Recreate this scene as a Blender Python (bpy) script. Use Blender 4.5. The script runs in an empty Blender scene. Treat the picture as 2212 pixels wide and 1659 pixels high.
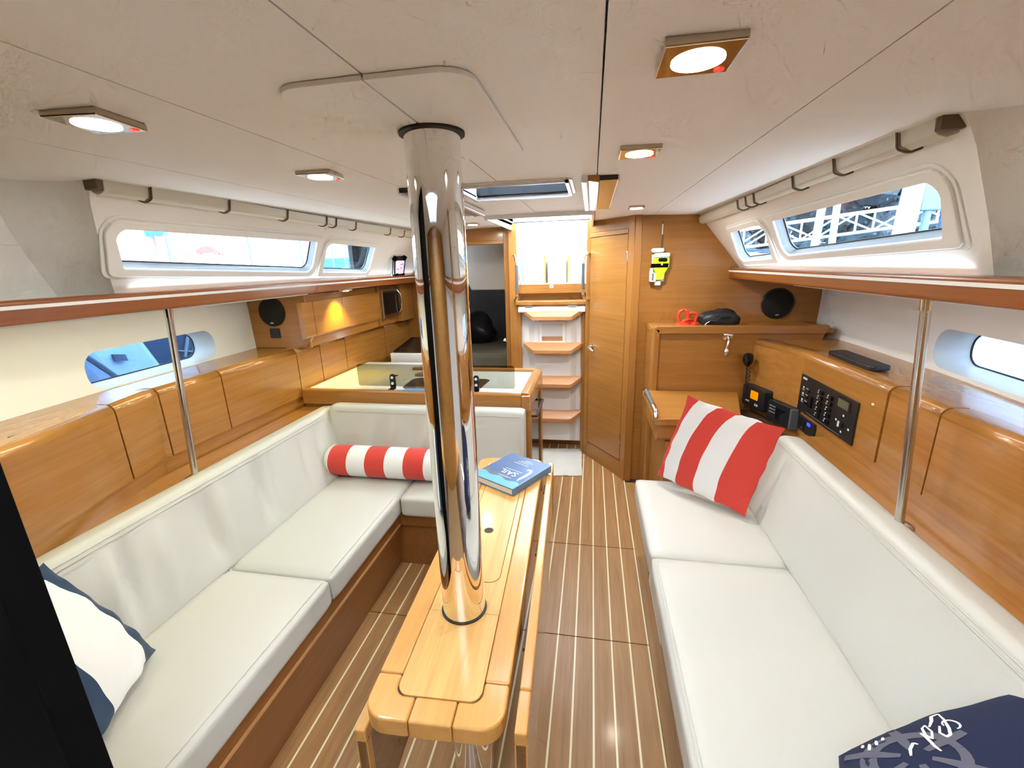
import bpy, bmesh, math, random
from mathutils import Vector, Matrix
from mathutils.bvhtree import BVHTree
random.seed(7)
S = bpy.context.scene
COL = S.collection
PI = math.pi

# ------------------------------------------------------------------ camera
cam_d = bpy.data.cameras.new('camera'); cam = bpy.data.objects.new('camera', cam_d); COL.objects.link(cam)
cam_d.sensor_width = 36.0; cam_d.sensor_fit = 'HORIZONTAL'
cam_d.lens = 36.0 * 935.0 / 2212.0
cam_d.clip_start = 0.02; cam_d.clip_end = 300
CAM = Vector((0.33, 0.0, 1.6))
RX = Vector((0.984, 0.176, -0.028)); RD = Vector((0.020, -0.265, -0.964)); RF = Vector((-0.177, 0.948, -0.264))
RF.normalize(); RX = (RX - RF * RX.dot(RF)).normalized(); RD = RF.cross(RX)
M = Matrix.Identity(4)
for i in range(3):
    M[i][0] = RX[i]; M[i][1] = -RD[i]; M[i][2] = -RF[i]; M[i][3] = CAM[i]
cam.matrix_world = M
S.camera = cam

# ------------------------------------------------------------------ world, sun, exposure
w = bpy.data.worlds.new('sky'); S.world = w; w.use_nodes = True
bg = w.node_tree.nodes['Background']
bg.inputs[0].default_value = (0.80, 0.91, 1.0, 1); bg.inputs[1].default_value = 11.5
S.view_settings.view_transform = 'Standard'; S.view_settings.look = 'None'
S.view_settings.exposure = 0.52; S.view_settings.gamma = 1.0
S.view_settings.use_curve_mapping = False
S.cycles.max_bounces = 6; S.cycles.diffuse_bounces = 3; S.cycles.glossy_bounces = 3; S.cycles.use_light_tree = False; S.cycles.use_adaptive_sampling = True; S.cycles.adaptive_threshold = 0.12; S.cycles.adaptive_min_samples = 12
S.cycles.transparent_max_bounces = 8; S.cycles.sample_clamp_indirect = 6.0

def portal(loc, target, sx, sy):
    d = bpy.data.lights.new('daylight_portal', 'AREA'); o = bpy.data.objects.new('daylight_portal', d); COL.objects.link(o)
    d.shape = 'RECTANGLE'; d.size = sx; d.size_y = sy; d.cycles.is_portal = True
    o.location = loc; o.rotation_euler = (Vector(target) - Vector(loc)).to_track_quat('-Z', 'Y').to_euler()
portal((0.04, 1.765, 2.06), (0.04, 1.765, 0), 0.42, 0.36)
portal((0.0, -0.35, 2.02), (0.0, -0.35, 0), 0.78, 0.92)
portal((0.01, 3.15, 2.06), (0.01, 3.15, 0), 0.62, 0.95)
portal((0.01, 3.72, 1.70), (0.01, 0, 1.70), 0.6, 0.52)
for s in (-1, 1):
    portal((s * 1.27, 2.05, 1.70), (0, 2.05, 1.5), 1.8, 0.2)
    portal((s * 1.93, 1.73, 1.22), (0, 1.73, 1.22), 0.75, 0.18)

# ------------------------------------------------------------------ materials
MATS = {}
def nodes(name):
    m = bpy.data.materials.new(name); m.use_nodes = True
    nt = m.node_tree; b = nt.nodes['Principled BSDF']
    return m, nt, b
def plain(name, col, rough=0.5, metal=0.0, spec=0.5, bump=0.0, bscale=400.0, coat=0.0, emit=None, estr=0.0, vary=0.0):
    m, nt, b = nodes(name)
    b.inputs['Base Color'].default_value = (*col, 1); b.inputs['Roughness'].default_value = rough
    b.inputs['Metallic'].default_value = metal; b.inputs['Specular IOR Level'].default_value = spec
    b.inputs['Coat Weight'].default_value = coat; b.inputs['Coat Roughness'].default_value = 0.08
    if emit: b.inputs['Emission Color'].default_value = (*emit, 1); b.inputs['Emission Strength'].default_value = estr
    if bump or vary:
        tc = nt.nodes.new('ShaderNodeTexCoord'); n = nt.nodes.new('ShaderNodeTexNoise')
        n.inputs['Scale'].default_value = bscale; n.inputs['Detail'].default_value = 3
        nt.links.new(tc.outputs['Object'], n.inputs['Vector'])
        if bump:
            bp = nt.nodes.new('ShaderNodeBump'); bp.inputs['Strength'].default_value = bump; bp.inputs['Distance'].default_value = 0.002
            nt.links.new(n.outputs['Fac'], bp.inputs['Height']); nt.links.new(bp.outputs['Normal'], b.inputs['Normal'])
        if vary:
            n2 = nt.nodes.new('ShaderNodeTexNoise'); n2.inputs['Scale'].default_value = 3.0; n2.inputs['Detail'].default_value = 4
            nt.links.new(tc.outputs['Object'], n2.inputs['Vector'])
            r = nt.nodes.new('ShaderNodeValToRGB')
            r.color_ramp.elements[0].position = 0.3; r.color_ramp.elements[1].position = 0.7
            r.color_ramp.elements[0].color = (*[c * (1 - vary) for c in col], 1); r.color_ramp.elements[1].color = (*[min(1, c * (1 + vary)) for c in col], 1)
            nt.links.new(n2.outputs['Fac'], r.inputs['Fac']); nt.links.new(r.outputs['Color'], b.inputs['Base Color'])
    MATS[name] = m
    return m
def wood(name, dark, light, grain='Y', rough=0.33, coat=0.25, scale=1.0, rz=0.0):
    m, nt, b = nodes(name)
    tc = nt.nodes.new('ShaderNodeTexCoord'); mp = nt.nodes.new('ShaderNodeMapping'); rot = nt.nodes.new('ShaderNodeVectorRotate'); rot.rotation_type = 'Z_AXIS'; rot.inputs['Angle'].default_value = -rz
    a, c = 1.6 * scale, 42.0 * scale
    sc = {'X': (a, c, c), 'Y': (c, a, c), 'Z': (c, c, a)}[grain]
    mp.inputs['Scale'].default_value = sc
    n = nt.nodes.new('ShaderNodeTexNoise'); n.inputs['Scale'].default_value = 1.0; n.inputs['Detail'].default_value = 6; n.inputs['Roughness'].default_value = 0.62
    n.inputs['Distortion'].default_value = 0.3
    mp2 = nt.nodes.new('ShaderNodeMapping'); mp2.inputs['Scale'].default_value = tuple(v * 5 for v in sc)
    n2 = nt.nodes.new('ShaderNodeTexNoise'); n2.inputs['Scale'].default_value = 1.0; n2.inputs['Detail'].default_value = 3
    mx = nt.nodes.new('ShaderNodeMath'); mx.operation = 'MULTIPLY_ADD'; mx.inputs[1].default_value = 0.35
    r = nt.nodes.new('ShaderNodeValToRGB')
    r.color_ramp.elements[0].position = 0.42; r.color_ramp.elements[1].position = 0.92
    r.color_ramp.elements[0].color = (*dark, 1); r.color_ramp.elements[1].color = (*light, 1)
    L = nt.links.new
    L(tc.outputs['Object'], rot.inputs['Vector']); L(rot.outputs[0], mp.inputs['Vector']); L(rot.outputs[0], mp2.inputs['Vector'])
    L(mp.outputs[0], n.inputs['Vector']); L(mp2.outputs[0], n2.inputs['Vector'])
    L(n2.outputs['Fac'], mx.inputs[0]); L(n.outputs['Fac'], mx.inputs[2]); L(mx.outputs[0], r.inputs['Fac'])
    L(r.outputs['Color'], b.inputs['Base Color'])
    b.inputs['Roughness'].default_value = rough; b.inputs['Coat Weight'].default_value = coat; b.inputs['Coat Roughness'].default_value = 0.12
    bp = nt.nodes.new('ShaderNodeBump'); bp.inputs['Strength'].default_value = 0.02; bp.inputs['Distance'].default_value = 0.0005
    L(mx.outputs[0], bp.inputs['Height']); L(bp.outputs['Normal'], b.inputs['Normal'])
    MATS[name] = m
    return m
def glass(name, tint, gloss=0.06, rough=0.0):
    m = bpy.data.materials.new(name); m.use_nodes = True; nt = m.node_tree
    for n in list(nt.nodes): nt.nodes.remove(n)
    o = nt.nodes.new('ShaderNodeOutputMaterial'); t = nt.nodes.new('ShaderNodeBsdfTransparent'); g = nt.nodes.new('ShaderNodeBsdfGlossy')
    g.inputs['Roughness'].default_value = rough; t.inputs['Color'].default_value = (*tint, 1)
    mx = nt.nodes.new('ShaderNodeMixShader'); lw = nt.nodes.new('ShaderNodeLayerWeight'); lw.inputs['Blend'].default_value = 0.5
    pw = nt.nodes.new('ShaderNodeMath'); pw.operation = 'POWER'; pw.inputs[1].default_value = 5.0
    fr = nt.nodes.new('ShaderNodeMath'); fr.operation = 'MULTIPLY_ADD'; fr.inputs[1].default_value = 0.6; fr.inputs[2].default_value = 0.03
    nt.links.new(lw.outputs['Facing'], pw.inputs[0]); nt.links.new(pw.outputs[0], fr.inputs[0])
    nt.links.new(fr.outputs[0], mx.inputs[0]); nt.links.new(t.outputs[0], mx.inputs[1]); nt.links.new(g.outputs[0], mx.inputs[2])
    nt.links.new(mx.outputs[0], o.inputs[0]); MATS[name] = m
    return m
def stripes(name, stops, rough=0.85, axis='u', bump=0.25):
    """cloth print: hard colour bands along the cloth's own u (or v) coordinate"""
    m, nt, b = nodes(name)
    uv = nt.nodes.new('ShaderNodeUVMap'); sep = nt.nodes.new('ShaderNodeSeparateXYZ'); r = nt.nodes.new('ShaderNodeValToRGB')
    r.color_ramp.interpolation = 'CONSTANT'
    e = r.color_ramp.elements
    e[0].position = stops[0][0]; e[0].color = (*stops[0][1], 1)
    e[1].position = stops[1][0]; e[1].color = (*stops[1][1], 1)
    for p, c in stops[2:]:
        q = e.new(p); q.color = (*c, 1)
    L = nt.links.new
    L(uv.outputs[0], sep.inputs[0]); L(sep.outputs[0 if axis == 'u' else 1], r.inputs['Fac']); L(r.outputs['Color'], b.inputs['Base Color'])
    b.inputs['Roughness'].default_value = rough; b.inputs['Sheen Weight'].default_value = 0.2
    n = nt.nodes.new('ShaderNodeTexNoise'); n.inputs['Scale'].default_value = 700; tc = nt.nodes.new('ShaderNodeTexCoord')
    bp = nt.nodes.new('ShaderNodeBump'); bp.inputs['Strength'].default_value = bump; bp.inputs['Distance'].default_value = 0.001
    L(tc.outputs['Object'], n.inputs['Vector']); L(n.outputs['Fac'], bp.inputs['Height']); L(bp.outputs['Normal'], b.inputs['Normal'])
    MATS[name] = m
    return m

WD, WL = (0.315, 0.130, 0.024), (0.430, 0.190, 0.042)
wood('wood_y', WD, WL, 'Y', 0.27, 0.45); wood('wood_x', WD, WL, 'X'); wood('wood_z', WD, WL, 'Z')
wood('locker_wood', WD, WL, 'X', rz=math.atan2(-0.415, 0.282)); wood('wood_bent', WD, WL, 'Y', 0.27, 0.45, rz=math.atan2(0.19, 0.64))
wood('fascia_wood', (0.23, 0.068, 0.013), (0.33, 0.105, 0.022), 'Y', 0.28, 0.4)
wood('table_wood', (0.55, 0.29, 0.080), (0.72, 0.43, 0.14), 'Y', 0.36, 0.25)
wood('table_rim', (0.56, 0.26, 0.058), (0.65, 0.32, 0.080), 'Y', 0.34, 0.3)
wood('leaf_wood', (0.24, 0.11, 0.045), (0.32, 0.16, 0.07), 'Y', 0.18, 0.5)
wood('floor_wood', (0.26, 0.125, 0.042), (0.42, 0.225, 0.085), 'Y', 0.48, 0.06, 1.4)
wood('tread_wood', (0.40, 0.17, 0.06), (0.60, 0.28, 0.11), 'X', 0.4, 0.1)
wood('base_wood', (0.235, 0.085, 0.020), (0.31, 0.125, 0.034), 'Y', 0.35, 0.2)
plain('holly', (0.80, 0.72, 0.48), 0.3)
plain('groove', (0.06, 0.028, 0.012), 0.7)
plain('edge_band', (0.62, 0.33, 0.13), 0.4)
plain('vinyl', (0.575, 0.565, 0.515), 0.42, bump=0.12, bscale=900, spec=0.35)
plain('stitch', (0.62, 0.60, 0.53), 0.7)
plain('liner', (0.86, 0.85, 0.82), 0.5, bump=0.1, bscale=500)
plain('headliner', (0.90, 0.90, 0.89), 0.55, bump=0.12, bscale=600)
plain('recess_shade_white', (0.62, 0.62, 0.60), 0.35)  # white darkened to carry the shade inside recesses
plain('gloss_white', (0.80, 0.80, 0.80), 0.25)
plain('white_plastic', (0.82, 0.82, 0.80), 0.35)
plain('rail_plastic', (0.60, 0.56, 0.46), 0.45)
plain('cord_brown', (0.14, 0.10, 0.06), 0.8)
plain('steel', (0.86, 0.86, 0.85), 0.035, 1.0)
plain('brushed', (0.62, 0.60, 0.57), 0.22, 1.0)
plain('chrome', (0.80, 0.79, 0.77), 0.07, 1.0)
plain('lamp_plate', (0.50, 0.44, 0.36), 0.10, 1.0)
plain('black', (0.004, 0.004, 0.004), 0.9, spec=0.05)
plain('black_gloss', (0.008, 0.008, 0.009), 0.12)
plain('black_panel', (0.012, 0.013, 0.015), 0.4)
plain('rubber', (0.018, 0.017, 0.016), 0.6)
plain('grille_cloth', (0.010, 0.010, 0.010), 0.85, bump=0.6, bscale=300)
plain('grey_grip', (0.10, 0.11, 0.12), 0.5)
plain('lamp_glow', (1, 0.9, 0.7), 0.3, emit=(1.0, 0.86, 0.58), estr=22)
plain('red_led', (0.5, 0.02, 0.01), 0.3, emit=(1.0, 0.05, 0.03), estr=0.7)
plain('blue_led', (0.0, 0.0, 0.5), 0.3, emit=(0.03, 0.03, 1.0), estr=3.0)
plain('orange_screen', (0.5, 0.12, 0.0), 0.3, emit=(1.0, 0.22, 0.0), estr=0.75)
plain('lcd', (0.10, 0.11, 0.07), 0.3)
plain('print_white', (0.75, 0.75, 0.74), 0.6)
plain('print_grey', (0.17, 0.15, 0.19), 0.8)
plain('screen_pink', (0.6, 0.5, 0.6), 0.2, emit=(0.80, 0.55, 0.80), estr=0.75)
plain('screen_dark', (0.25, 0.15, 0.3), 0.2, emit=(0.40, 0.22, 0.45), estr=0.6)
plain('worktop', (0.72, 0.78, 0.80), 0.18)
plain('worktop_cream', (0.78, 0.76, 0.62), 0.25)
plain('sink_dark', (0.035, 0.045, 0.05), 0.2)
plain('sponge_blue', (0.10, 0.36, 0.75), 0.6)
plain('epirb_yellow', (0.62, 0.85, 0.02), 0.4)
plain('epirb_clear', (0.62, 0.70, 0.68), 0.15)
plain('green', (0.05, 0.45, 0.15), 0.5)
plain('red_plastic', (0.80, 0.055, 0.02), 0.3)
plain('bag_black', (0.012, 0.013, 0.018), 0.45)
plain('mat_cloth', (0.62, 0.61, 0.56), 0.95, bump=0.9, bscale=160, vary=0.12)
plain('book_blue', (0.018, 0.085, 0.25), 0.45, coat=0.05, vary=0.3)
plain('book_sky', (0.07, 0.34, 0.68), 0.4, coat=0.1, vary=0.12)
plain('book_spine', (0.09, 0.20, 0.34), 0.3)
plain('book_rock', (0.10, 0.10, 0.11), 0.4, vary=0.3)
plain('pages', (0.70, 0.67, 0.60), 0.8)
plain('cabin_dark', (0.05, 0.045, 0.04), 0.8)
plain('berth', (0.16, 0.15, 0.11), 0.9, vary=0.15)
plain('navy_cloth', (0.007, 0.014, 0.052), 0.9, bump=0.3, bscale=700)
plain('grey_print', (0.11, 0.11, 0.15), 0.85)
plain('brass', (0.75, 0.55, 0.25), 0.25, 1.0)
glass('clear', (0.70, 0.80, 0.90)); glass('port_glass', (0.40, 0.47, 0.55)); glass('smoke', (0.62, 0.60, 0.54))
glass('hatch_glass', (0.86, 0.92, 1.0))
RED, WHT, NAV = (0.62, 0.045, 0.028), (0.80, 0.79, 0.77), (0.010, 0.035, 0.085)
stripes('red_white', [(0, RED), (.115, WHT), (.315, RED), (.525, WHT), (.755, RED)])
stripes('bolster_cloth', [(0, WHT), (.050, RED), (.200, WHT), (.350, RED), (.505, WHT), (.655, RED), (.81, WHT), (.955, RED)])
stripes('navy_white', [(0, NAV), (.14, WHT), (.56, NAV)])
# exterior
plain('hull_white', (0.80, 0.82, 0.84), 0.3); plain('hull_blue', (0.28, 0.45, 0.68), 0.4)
plain('deck_white', (0.85, 0.86, 0.86), 0.5); plain('canvas_blue', (0.04, 0.12, 0.30), 0.8); plain('canvas_dark', (0.03, 0.06, 0.12), 0.8)
plain('alu', (0.16, 0.19, 0.23), 0.5, 0.0); plain('pile_white', (0.30, 0.38, 0.45), 0.5); plain('grey_box', (0.16, 0.25, 0.30), 0.5)
plain('leaf_green', (0.030, 0.050, 0.055), 0.8, vary=0.5); plain('bark', (0.09, 0.06, 0.05), 0.9); plain('leaf_pale', (0.07, 0.085, 0.095), 0.8, vary=0.5)
plain('dock_grey', (0.13, 0.15, 0.17), 0.8); plain('water', (0.02, 0.05, 0.07), 0.08)
plain('skin', (0.30, 0.15, 0.11), 0.6); plain('shorts', (0.04, 0.26, 0.36), 0.9); plain('shirt', (0.15, 0.25, 0.5), 0.9); plain('hair', (0.05, 0.03, 0.02), 0.8)
plain('red_rope', (0.35, 0.12, 0.09), 0.8); plain('kayak_blue', (0.03, 0.15, 0.36), 0.4); plain('kayak_orange', (0.7, 0.22, 0.08), 0.4); plain('yellow', (0.8, 0.55, 0.05), 0.5)

# ------------------------------------------------------------------ mesh helpers
BASE = {}   # world matrix of empties whose parts are built in world space
def link(name, me, mat, parent=None, smooth=False):
    o = bpy.data.objects.new(name, me); COL.objects.link(o)
    for mm in ([mat] if isinstance(mat, str) else mat): me.materials.append(MATS[mm])
    if smooth:
        for p in me.polygons: p.use_smooth = True
        me.set_sharp_from_angle(angle=0.8)
    if parent:
        o.parent = parent
        if parent.name in BASE: o.matrix_parent_inverse = BASE[parent.name].inverted()
    return o
def out(bm, name, mat, parent=None, smooth=False, bevel=0.0, seg=2, auto=False):
    bmesh.ops.recalc_face_normals(bm, faces=bm.faces[:])
    me = bpy.data.meshes.new(name); bm.to_mesh(me); bm.free()
    o = link(name, me, mat, parent, smooth)
    if bevel:
        md = o.modifiers.new('bevel', 'BEVEL'); md.width = bevel; md.segments = seg; md.limit_method = 'ANGLE'; md.angle_limit = 0.6
    if auto:
        for p in me.polygons: p.use_smooth = True
        for e in me.edges: pass
        md = o.modifiers.new('wn', 'WEIGHTED_NORMAL'); md.keep_sharp = True
    return o
def thing(name, label, cat, loc=(0, 0, 0), rz=0.0, group=None, local=False):
    o = bpy.data.objects.new(name, None); COL.objects.link(o); o.empty_display_size = 0.05
    o.location = loc; o.rotation_euler = (0, 0, rz); o['label'] = label; o['category'] = cat
    if group: o['group'] = group
    if not local: BASE[o.name] = Matrix.Translation(V(loc)) @ Matrix.Rotation(rz, 4, 'Z')
    return o
def tag(o, label, cat, group=None):
    o['label'] = label; o['category'] = cat
    if group: o['group'] = group
    return o
def struct(o, label=None):
    o['kind'] = 'structure'
    if label: o['label'] = label
    return o
def sempty(name):
    o = bpy.data.objects.new(name, None); COL.objects.link(o); o.empty_display_size = 0.05; o['kind'] = 'structure'
    return o
def V(p): return Vector(p)
def addbox(bm, x0, x1, y0, y1, z0, z1):
    v = [bm.verts.new((x, y, z)) for z in (z0, z1) for y in (y0, y1) for x in (x0, x1)]
    for f in ((0, 1, 3, 2), (4, 5, 7, 6), (0, 1, 5, 4), (2, 3, 7, 6), (0, 2, 6, 4), (1, 3, 7, 5)):
        bm.faces.new([v[i] for i in f])
def box(name, mat, parent, x0, x1, y0, y1, z0, z1, bevel=0.0, seg=2):
    bm = bmesh.new(); addbox(bm, min(x0, x1), max(x0, x1), y0, y1, z0, z1)
    return out(bm, name, mat, parent, bevel=bevel, seg=seg)
def addprism(bm, loop, d):
    """extrude a planar 3-D loop along vector d"""
    d = V(d); a = [bm.verts.new(p) for p in loop]; b = [bm.verts.new(V(p) + d) for p in loop]
    bm.faces.new(a); bm.faces.new(b[::-1]); n = len(a)
    for i in range(n): bm.faces.new((a[i], a[(i + 1) % n], b[(i + 1) % n], b[i]))
def prism(name, mat, parent, loop, d, bevel=0.0, seg=2, smooth=False):
    bm = bmesh.new(); addprism(bm, loop, d); return out(bm, name, mat, parent, bevel=bevel, seg=seg, smooth=smooth)
def rounded(pts, r, n=5):
    """round the corners of a 2-D polygon; r may be a list"""
    res = []; k = len(pts)
    for i in range(k):
        ri = r[i] if isinstance(r, (list, tuple)) else r
        p = Vector(pts[i]); a = Vector(pts[i - 1]); b = Vector(pts[(i + 1) % k])
        if ri <= 0: res.append(tuple(p)); continue
        u = (a - p).normalized(); v = (b - p).normalized()
        ang = u.angle(v); t = min(ri / math.tan(ang / 2), (a - p).length * .49, (b - p).length * .49); rr = t * math.tan(ang / 2)
        c = p + (u + v).normalized() * (rr / math.sin(ang / 2))
        s = p + u * t - c; e = p + v * t - c
        a0 = math.atan2(s.y, s.x); da = math.atan2(e.y, e.x) - a0
        while da > PI: da -= 2 * PI
        while da < -PI: da += 2 * PI
        for j in range(n + 1):
            q = a0 + da * j / n; res.append((c.x + rr * math.cos(q), c.y + rr * math.sin(q)))
    return res
def plate(name, mat, parent, outer, holes, f, th, bevel=0.0):
    """flat plate with holes: 2-D loops, f(u,v,d) -> 3-D at depth d"""
    bm = bmesh.new(); loops = []; ed = []
    for lp in [outer] + list(holes):
        vs = [bm.verts.new((p[0], p[1], 0)) for p in lp]; loops.append(vs)
        for i in range(len(vs)): ed.append(bm.edges.new((vs[i], vs[(i + 1) % len(vs)])))
    bmesh.ops.triangle_fill(bm, use_beauty=True, use_dissolve=False, edges=ed, normal=(0, 0, 1))
    fs = bm.faces[:]; mp = {v: bm.verts.new(v.co) for v in bm.verts[:]}
    for fa in fs: bm.faces.new([mp[v] for v in reversed(fa.verts)])
    for vs in loops:
        for i in range(len(vs)):
            j = (i + 1) % len(vs); bm.faces.new((vs[i], vs[j], mp[vs[j]], mp[vs[i]]))
    for v, q in mp.items():
        u, t = v.co.x, v.co.y; v.co = f(u, t, 0); q.co = f(u, t, th)
    return out(bm, name, mat, parent, bevel=bevel)
def frames(path, closed=False):
    P = [V(p) for p in path]; n = len(P); T = []
    for i in range(n):
        a = P[i - 1] if (i > 0 or closed) else P[i]; b = P[(i + 1) % n] if (i < n - 1 or closed) else P[i]
        T.append((b - a).normalized())
    up = V((0, 0, 1)) if abs(T[0].z) < 0.9 else V((1, 0, 0)); N = []
    for t in T:
        x = (up - t * up.dot(t))
        if x.length < 1e-4: x = t.orthogonal()
        x.normalize(); N.append(x); up = x
    return P, T, N
def addtube(bm, path, r, seg=10, closed=False, caps=True):
    P, T, N = frames(path, closed); rings = []
    for i, (p, t, x) in enumerate(zip(P, T, N)):
        y = t.cross(x); ri = r[i] if isinstance(r, (list, tuple)) else r
        rings.append([bm.verts.new(p + x * (ri * math.cos(2 * PI * k / seg)) + y * (ri * math.sin(2 * PI * k / seg))) for k in range(seg)])
    n = len(rings)
    for i in range(n if closed else n - 1):
        a, b = rings[i], rings[(i + 1) % n]
        for k in range(seg): bm.faces.new((a[k], a[(k + 1) % seg], b[(k + 1) % seg], b[k]))
    if caps and not closed: bm.faces.new(rings[0][::-1]); bm.faces.new(rings[-1])
def tube(name, mat, parent, path, r, seg=10, closed=False):
    bm = bmesh.new(); addtube(bm, path, r, seg, closed); return out(bm, name, mat, parent, smooth=True)
def cyl(name, mat, parent, c, axis, r, h, seg=24, bevel=0.0):
    bm = bmesh.new(); a = V(axis).normalized(); u = a.orthogonal().normalized(); v = a.cross(u); c = V(c)
    addprism(bm, [c + u * (r * math.cos(2 * PI * k / seg)) + v * (r * math.sin(2 * PI * k / seg)) for k in range(seg)], a * h)
    o = out(bm, name, mat, parent, bevel=bevel)
    if seg > 8:
        for p in o.data.polygons:
            if len(p.vertices) == 4: p.use_smooth = True
        o.data.set_sharp_from_angle(angle=0.8)
    return o
def lathe(name, mat, parent, c, axis, prof, seg=24):
    """prof: (radius, height) pairs along axis"""
    bm = bmesh.new(); a = V(axis).normalized(); u = a.orthogonal().normalized(); v = a.cross(u); c = V(c); rings = []
    for r, h in prof: rings.append([bm.verts.new(c + a * h + u * (r * math.cos(2 * PI * k / seg)) + v * (r * math.sin(2 * PI * k / seg))) for k in range(seg)])
    for A, B in zip(rings, rings[1:]):
        for k in range(seg): bm.faces.new((A[k], A[(k + 1) % seg], B[(k + 1) % seg], B[k]))
    bm.faces.new(rings[0][::-1]); bm.faces.new(rings[-1])
    return out(bm, name, mat, parent, smooth=True)
def sweep(name, mat, parent, sec, path, bevel=0.0, smooth=False):
    """section (dx,z) swept along plan path (x,y); first path x-offset sign from s"""
    bm = bmesh.new(); R = [[bm.verts.new((px + dx, py, z)) for dx, z in sec] for px, py in path]; n = len(sec)
    for A, B in zip(R, R[1:]):
        for k in range(n): bm.faces.new((A[k], A[(k + 1) % n], B[(k + 1) % n], B[k]))
    bm.faces.new(R[0]); bm.faces.new(R[-1][::-1])
    return out(bm, name, mat, parent, bevel=bevel, smooth=smooth)
def cushion(name, mat, parent, x0, x1, y0, y1, z0, z1, puff=0.012, r=0.02, n=14):
    """upholstered slab: rounded box with softly crowned top"""
    bm = bmesh.new(); bmesh.ops.create_cube(bm, size=1)
    bmesh.ops.subdivide_edges(bm, edges=bm.edges[:], cuts=n, use_grid_fill=True)
    hx, hy, hz = (x1 - x0) / 2, (y1 - y0) / 2, (z1 - z0) / 2
    for v in bm.verts:
        p = Vector((v.co.x * 2, v.co.y * 2, v.co.z * 2))
        q = Vector((math.copysign(abs(p.x) ** 0.75, p.x) * hx, math.copysign(abs(p.y) ** 0.75, p.y) * hy, p.z * hz))
        c = Vector((max(-hx + r, min(hx - r, q.x)), max(-hy + r, min(hy - r, q.y)), max(-hz + r, min(hz - r, q.z))))
        d = q - c
        if d.length > 1e-6 and (abs(d.x) > 1e-6) + (abs(d.y) > 1e-6) + (abs(d.z) > 1e-6) > 1: q = c + d.normalized() * r
        if p.z > 0.5: q.z += puff * (1 - p.x ** 2) ** .6 * (1 - p.y ** 4) - 0.0
        v.co = (q.x + (x0 + x1) / 2, q.y + (y0 + y1) / 2, q.z + (z0 + z1) / 2)
    return out(bm, name, mat, parent, smooth=True)
def pillow(name, mat, parent, c00, c10, c11, c01, th, n=22, pinch=0.06, wrinkle=0.004, seed=1, mats=None):
    """scatter pillow between four corners (u along c00->c10, v along c00->c01), two bulged faces"""
    rnd = random.Random(seed); ph = [rnd.uniform(0, 6) for _ in range(6)]
    C = [V(c00), V(c10), V(c11), V(c01)]
    nrm = ((C[1] - C[0]).cross(C[3] - C[0]) + (C[2] - C[1]).cross(C[2] - C[3])).normalized(); ctr = sum(C, V((0, 0, 0))) / 4
    bm = bmesh.new(); uvl = bm.loops.layers.uv.new('UVMap'); G = {}
    for s in (1, -1):
        for i in range(n + 1):
            for j in range(n + 1):
                u, v = i / n, j / n
                if s == -1 and (i in (0, n) or j in (0, n)): G[s, i, j] = G[1, i, j]; continue
                a, b = 2 * u - 1, 2 * v - 1
                p = C[0] * (1 - u) * (1 - v) + C[1] * u * (1 - v) + C[2] * u * v + C[3] * (1 - u) * v
                k = 1 - pinch * ((1 - a * a) * abs(b) ** 3 + (1 - b * b) * abs(a) ** 3)
                p = ctr + (p - ctr) * k
                e = max(0, (1 - a * a)) ** .45 * max(0, (1 - b * b)) ** .45
                wv = wrinkle * (math.sin(9 * a + ph[0] + 4 * b) * math.sin(7 * b + ph[1]) + .6 * math.sin(17 * a * b + ph[2]))
                G[s, i, j] = (p + nrm * s * (th / 2 * e + (wv if e > 0.02 else 0)), (u, v))
    verts = {}
    def gv(s, i, j):
        if i in (0, n) or j in (0, n): s = 1
        if (s, i, j) not in verts: verts[s, i, j] = bm.verts.new(G[s, i, j][0])
        return verts[s, i, j]
    for s in (1, -1):
        for i in range(n):
            for j in range(n):
                idx = [(i, j), (i + 1, j), (i + 1, j + 1), (i, j + 1)]
                if s == -1: idx = idx[::-1]
                f = bm.faces.new([gv(s, a, b) for a, b in idx])
                for lp, (a, b) in zip(f.loops, idx): lp[uvl].uv = (a / n, b / n)
    return out(bm, name, mat, parent, smooth=True)
def text(name, s, mat, parent, mw, size, ext=0.0006, shear=0.0):
    cu = bpy.data.curves.new(name, 'FONT'); cu.body = s; cu.size = size; cu.extrude = ext; cu.align_x = 'CENTER'; cu.align_y = 'CENTER'; cu.shear = shear
    t = bpy.data.objects.new(name, cu); COL.objects.link(t); dg = bpy.context.evaluated_depsgraph_get()
    me = bpy.data.meshes.new_from_object(t.evaluated_get(dg)); bpy.data.objects.remove(t)
    me.transform(mw); return link(name, me, mat, parent)
def basis(o, x, y, z):
    m = Matrix.Identity(4)
    for i in range(3): m[i][0] = x[i]; m[i][1] = y[i]; m[i][2] = z[i]; m[i][3] = o[i]
    return m
def interp(tab, y):
    if y <= tab[0][0]: return tab[0][1]
    for (a, p), (b, q) in zip(tab, tab[1:]):
        if y <= b: return p + (q - p) * (y - a) / (b - a)
    return tab[-1][1]
def zc(x, y): return 1.862 + 0.012 * y - 0.020 * (x / 1.05) ** 2

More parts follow.
